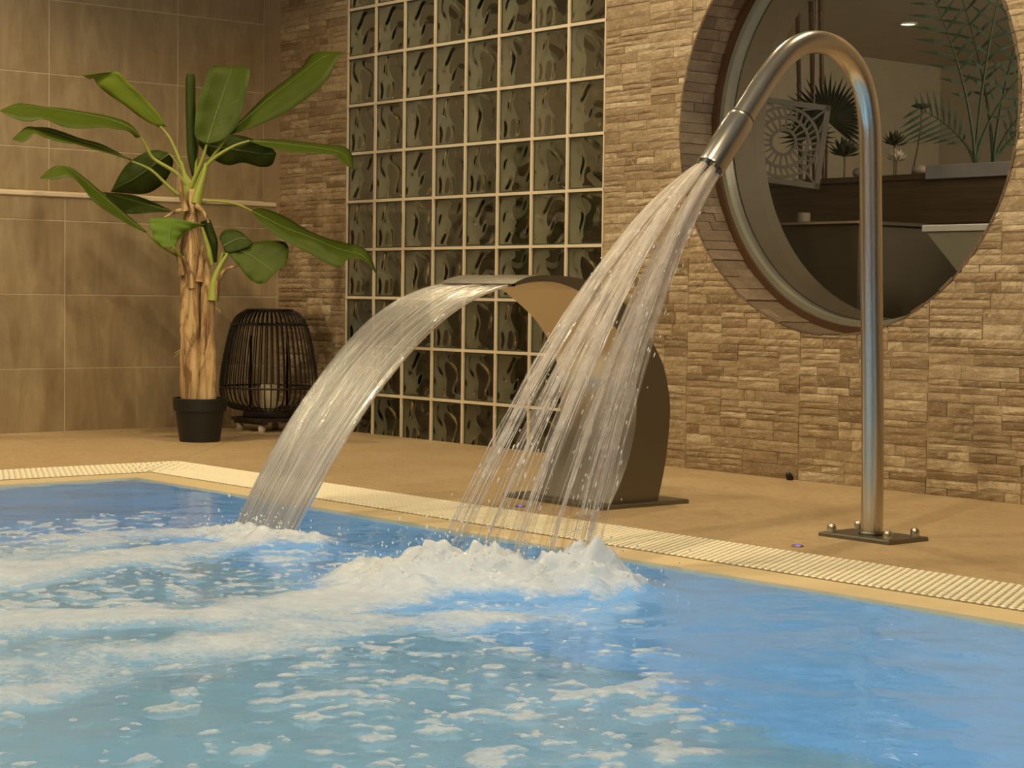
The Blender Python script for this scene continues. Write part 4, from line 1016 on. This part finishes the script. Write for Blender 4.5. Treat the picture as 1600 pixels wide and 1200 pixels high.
for p, q in (((-h, -h+0.01), (h, -h+0.01)), ((-h, h-0.01), (h, h-0.01)), ((-h+0.01, -h), (-h+0.01, h)), ((h-0.01, -h), (h-0.01, h))):
    mb = MB(); yzbar(mb, p, q, 0.022); mb.build('frame_bar', M['screen'], HS)
for R_ in (0.05, 0.10, 0.140):
    mb = MB(); n = 40
    for k in range(n): yzbar(mb, (R_*math.cos(2*PI*k/n), R_*math.sin(2*PI*k/n)), (R_*math.cos(2*PI*(k+1.03)/n), R_*math.sin(2*PI*(k+1.03)/n)), 0.012)
    mb.build('carved_ring', M['screen'], HS)
for k in range(20):
    a = 2*PI*k/20; mb = MB(); yzbar(mb, (0.05*math.cos(a), 0.05*math.sin(a)), (0.10*math.cos(a), 0.10*math.sin(a)), 0.0075, 0.009); mb.build('spoke', M['screen'], HS)
for k in range(32):
    a = 2*PI*k/32; b = a+0.12; mb = MB(); yzbar(mb, (0.1*math.cos(a), 0.1*math.sin(a)), (0.14*math.cos(b), 0.14*math.sin(b)), 0.008, 0.009); mb.build('spoke', M['screen'], HS)
for sy in (-1, 1):
    for sz in (-1, 1):
        mb = MB()
        for k in range(5): a = k*PI/8; yzbar(mb, (sy*0.148*math.cos(a), sz*0.148*math.sin(a)), (sy*h*0.96, sz*h*0.96), 0.008, 0.008)
        mb.build('corner_fret', M['screen'], HS)
for sy in (-0.12, 0.12):
    mb = MB(); mb.tube([(0, sy, h-0.015-sy*0.12), (0, sy, BZ-HS.location.z)], 0.003, 6); mb.build('cord', M['bamboo'], HS)
# fan palms
def fan(px, py, y, R_, label, name='fan_palm', n=34, a0=-38, a1=218, ax=None, stem=True):
    c = at_plane(px, py, y); o = empty(name, (c.x, c.y, zt-0.03)); setp(o, label, 'dried palm', 'dried palms in the planter'); cz = c.z-(zt-0.03)
    view = (CAM-c).normalized(); e1 = Vector((0, 0, 1)).cross(view).normalized(); e2 = view.cross(e1)
    for k in range(n):
        a = math.radians(a0+(a1-a0)*k/(n-1)); d = e1*math.cos(a)+e2*math.sin(a); s = e1*-math.sin(a)+e2*math.cos(a); L = R_*(0.9+0.2*rnd.random()); bend = view*(0.06*rnd.uniform(-1, 1))
        p = Vector((0, 0, cz)); mid = p+d*L*0.55; w_ = R_*0.045
        v = [p-s*0.003, p+s*0.003, mid+s*w_+view*0.008, p+d*L+bend, mid-s*w_+view*0.008, mid-view*0.006]
        mb = MB(); mb.add(v, [(0, 5, 4), (0, 1, 5), (1, 2, 5), (2, 3, 5), (5, 3, 4)]); mb.build('blade', M['palm'], o)
    mb = MB(); mb.tube([(0, 0, 0), (0.004, 0, cz*0.5), (0, 0, cz)], 0.006, 6); mb.build('stem', M['bamboo'], o, smooth=True)
fan(1292, 188, YF+0.33, 0.20, 'large dried fan palm with spiky blades')
fan(1262, 214, YF+0.05, 0.12, 'smaller pale fan palm low beside the large one', n=22)
# bamboo canes
for i, (px, top) in enumerate(((1247, 0), (1268, 0), (1283, 0))):
    p = at_plane(px+6, 250, YF+0.60); q = at_plane(px-2, -40, YF+0.66)
    o = empty('bamboo_cane', (p.x, p.y, zt-0.05)); setp(o, ['thin bamboo cane, the left one of three behind the fan palm', 'bamboo cane, the middle one of three behind the fan palm', 'bamboo cane, the right one of three behind the fan palm'][i], 'bamboo', 'bamboo canes in the planter')
    d = q-Vector(o.location); ns = 6
    for k in range(ns):
        mb = MB(); mb.tube([d*(k/ns), d*((k+0.04)/ns), d*((k+0.96)/ns), d*((k+1)/ns)], [0.0125, 0.0105, 0.0105, 0.0125], 10); mb.build('cane_segment', M['bamboo'], o, smooth=True)
# two slim potted palms on the right
def feather(px, y, label, fronds, ht):
    c = at_plane(px, 245, y); o = empty('areca_palm', (c.x, c.y, zt)); setp(o, label, 'palm', 'green palms in the planter')
    for k, (lean, dirn, L) in enumerate(fronds):
        view = (CAM-c).normalized(); e1 = Vector((0, 0, 1)).cross(view).normalized(); pts_ = []
        for i in range(9):
            u = i/8; pts_.append(e1*(dirn*lean*u**1.6*L)+Vector((0, 0, L*(u-0.28*abs(lean)*u*u)))+view*(0.05*math.sin(k*2)*u))
        cs = smoothcurve(pts_, 14); mb = MB(); mb.tube(cs, [0.008*(1-0.85*i/13) for i in range(14)], 6); fo = mb.build('frond', M['palmg'], o, smooth=True)
        mb = MB()
        for i in range(5, 14):
            for sd in (-1, 1):
                t = (cs[min(i+1, 13)]-cs[i-1]).normalized(); s = t.cross(view)*sd; L2 = 0.17*math.sin(PI*(i-3.5)/11); p = cs[i]; q = p+(t*0.7+s*0.8).normalized()*L2+Vector((0, 0, -0.25*L2)); w_ = t*0.008
                m_ = p.lerp(q, 0.45); mb.add([p-w_*0.4, p+w_*0.4, m_+w_+view*0.004, q, m_-w_+view*0.004], [(0, 1, 2, 4), (4, 2, 3)])
        mb.build('leaflets', M['palmg'], fo)['kind'] = 'stuff'
    return o
feather(1524, YF+0.2, 'slim green palm, the left one beside the pale stone edge', [(0.75, -1, 0.30), (0.25, -1, 0.75), (0.12, 1, 0.85), (0.5, 1, 0.55)], 1)
feather(1552, YF+0.35, 'slim green palm, the right one beside the pale stone edge', [(0.6, 1, 0.42), (0.2, 1, 0.85), (0.2, -1, 0.8), (0.8, 1, 0.3)], 1)
# tall flower pot-stem (seed head), white flower, pebble, tuft
p = at_plane(1425, 240, YF+0.12); q = at_plane(1440, 166, YF+0.12); o = empty('seed_head', (p.x, p.y, zt-0.03)); setp(o, 'dried flat seed head on a thin bent stalk', 'dried flower')
d = q-Vector(o.location); mb = MB(); mb.tube([(0, 0, 0), d*0.4+Vector((0.01, 0, 0)), d*0.75+Vector((0.012, 0, 0)), d], 0.0035, 6); mb.build('stalk', M['bamboo'], o, smooth=True)
mb = MB(); mb.lathe([(0.004, -0.012), (0.03, -0.004), (0.042, 0.0), (0.03, 0.008), (0.002, 0.010)], 18); mb.build('head', M['palm'], o, loc=d, smooth=True)
def flower(px, py, y, R_, label, cat, mat, n=26):
    p = at_plane(px, py, y); o = empty('dried_flower', (p.x, p.y, zt-0.03)); setp(o, label, cat); cz = max(0.0, p.z-(zt-0.03))
    for k in range(n):
        a = k*2.4; e = 0.15+1.25*(k/n); d = Vector((math.cos(a)*math.cos(e), math.sin(a)*math.cos(e), math.sin(e))); s = d.cross(Vector((0, 0, 1))).normalized()*R_*0.16; b = Vector((0, 0, cz)); m_ = b+d*R_*0.6
        mb = MB(); mb.add([b, m_+s, b+d*R_, m_-s, m_+d.cross(s).normalized()*R_*0.08], [(0, 1, 4), (1, 2, 4), (2, 3, 4), (3, 0, 4)]); mb.build('petal', mat, o)
    mb = MB(); mb.tube([(0, 0, 0), (0, 0, cz+0.004)], 0.004, 6); mb.build('stem', M['bamboo'], o)
flower(1401, 252, YF+0.05, 0.055, 'cream many-petalled flower low behind the steel pipe', 'dried flower', M['petal'])
flower(1265, 240, YF+0.03, 0.035, 'small pale flower below the fan palm', 'dried flower', M['petal'], 14)
flower(1398, 228, YF+0.2, 0.07, 'dark leafy tuft behind the cream flower', 'dried flower', M['palm'], 20)
flower(1320, 245, YF+0.10, 0.09, 'dark leafy tuft at the foot of the large fan palm', 'dried flower', M['palm'], 26)
def rock(px, py, y, s, label, mat):
    p = at_plane(px, py, y); bm = bmesh.new(); bmesh.ops.create_icosphere(bm, subdivisions=2, radius=1)
    for v in bm.verts:
        k = 1+0.22*float(fbm(np.array(v.co.x*1.7+s*90+5), np.array(v.co.y*1.7+v.co.z+9), 3)); v.co = Vector((v.co.x*s*k*1.3, v.co.y*s*k, v.co.z*s*k*0.75))
    me = bpy.data.meshes.new('pebble'); bm.to_mesh(me); bm.free(); me.polygons.foreach_set('use_smooth', [True]*len(me.polygons)); o = link('pebble', me, mat, None, (p.x, p.y, zt-0.03+s*0.7)); setp(o, label, 'stone')
rock(1437, 257, YF+0.06, 0.028, 'rounded pale pebble right of the cream flower', M['pebble'])
rock(1345, 256, YF+0.06, 0.03, 'rounded dark pebble left of the steel pipe', M['slate'])
# low bench with a pale edge, candle and pale bath corner
BE = empty('low_bench', (1.5, 0.62, 0)); setp(BE, 'low dark bench with a thin pale edge inside the round window', 'bench')
hb = 0.86
mb = MB(); mb.box(-1.3, 0.75, 0, 0.7, 0, hb-0.012); mb.build('body', M['bench'], BE)
mb = MB(); mb.box(-1.31, 0.76, -0.01, 0.71, hb-0.012, hb); mb.build('top', M['bench'], BE)
mb = MB(); mb.box(-1.31, 0.76, -0.016, -0.0105, hb-0.010, hb-0.002); mb.build('edge_strip', M['pebble'], BE)
p = on_z(1294, 362, hb); mb = MB(); mb.lathe([(0.026, 0), (0.027, 0.003), (0.027, 0.07), (0.022, 0.072), (0.02, 0.066)], 20); o = mb.build('candle_glass', M['pebble'], None, (min(max(p.x, 0.3), 2.2), min(max(p.y, 0.65), 1.28), hb), True, 40); setp(o, 'short brown candle cup on the low bench', 'candle')
A_ = at_plane(1447, 362, 0.62); BT = empty('bath_tub', (A_.x, 0.62, 0)); setp(BT, 'pale angular tub corner low at the right of the round window', 'tub')
ztb = A_.z
v = [(0, 0, ztb), (1.2, 0, ztb), (1.2, 0.5, ztb), (0, 0.5, ztb), (0.45, 0.06, ztb-0.5), (1.2, 0.06, ztb-0.5), (1.2, 0.44, ztb-0.5), (0.45, 0.44, ztb-0.5)]
mb = MB(); mb.add(v, [(0, 1, 5, 4), (1, 2, 6, 5), (2, 3, 7, 6), (3, 0, 4, 7), (7, 6, 5, 4)]); mb.build('shell', M['tub'], BT)
mb = MB(); mb.bbox(-0.01, 1.21, -0.01, 0.51, ztb+0.0005, ztb+0.022, 0.003); mb.build('rim', M['white'], BT)
mb = MB(); mb.box(0.47, 1.15, 0.07, 0.43, 0.0, ztb-0.5005); mb.build('plinth', M['zinc'], BT)
# ceiling spotlight
o = empty('ceiling_spotlight', (0.52, 3.02, BZ)); setp(o, 'small round ceiling spotlight glowing at the top of the window', 'lamp')
mb = MB(); mb.lathe([(0.048, 0.0), (0.048, -0.006), (0.036, -0.008), (0.034, -0.002)], 24, caps=False); mb.build('bezel', M['white'], o, smooth=True)
mb = MB(); mb.lathe([(0.0345, -0.003), (0.02, -0.0045), (0.001, -0.005)], 24); mb.build('lens', M['bulb'], o, smooth=True)
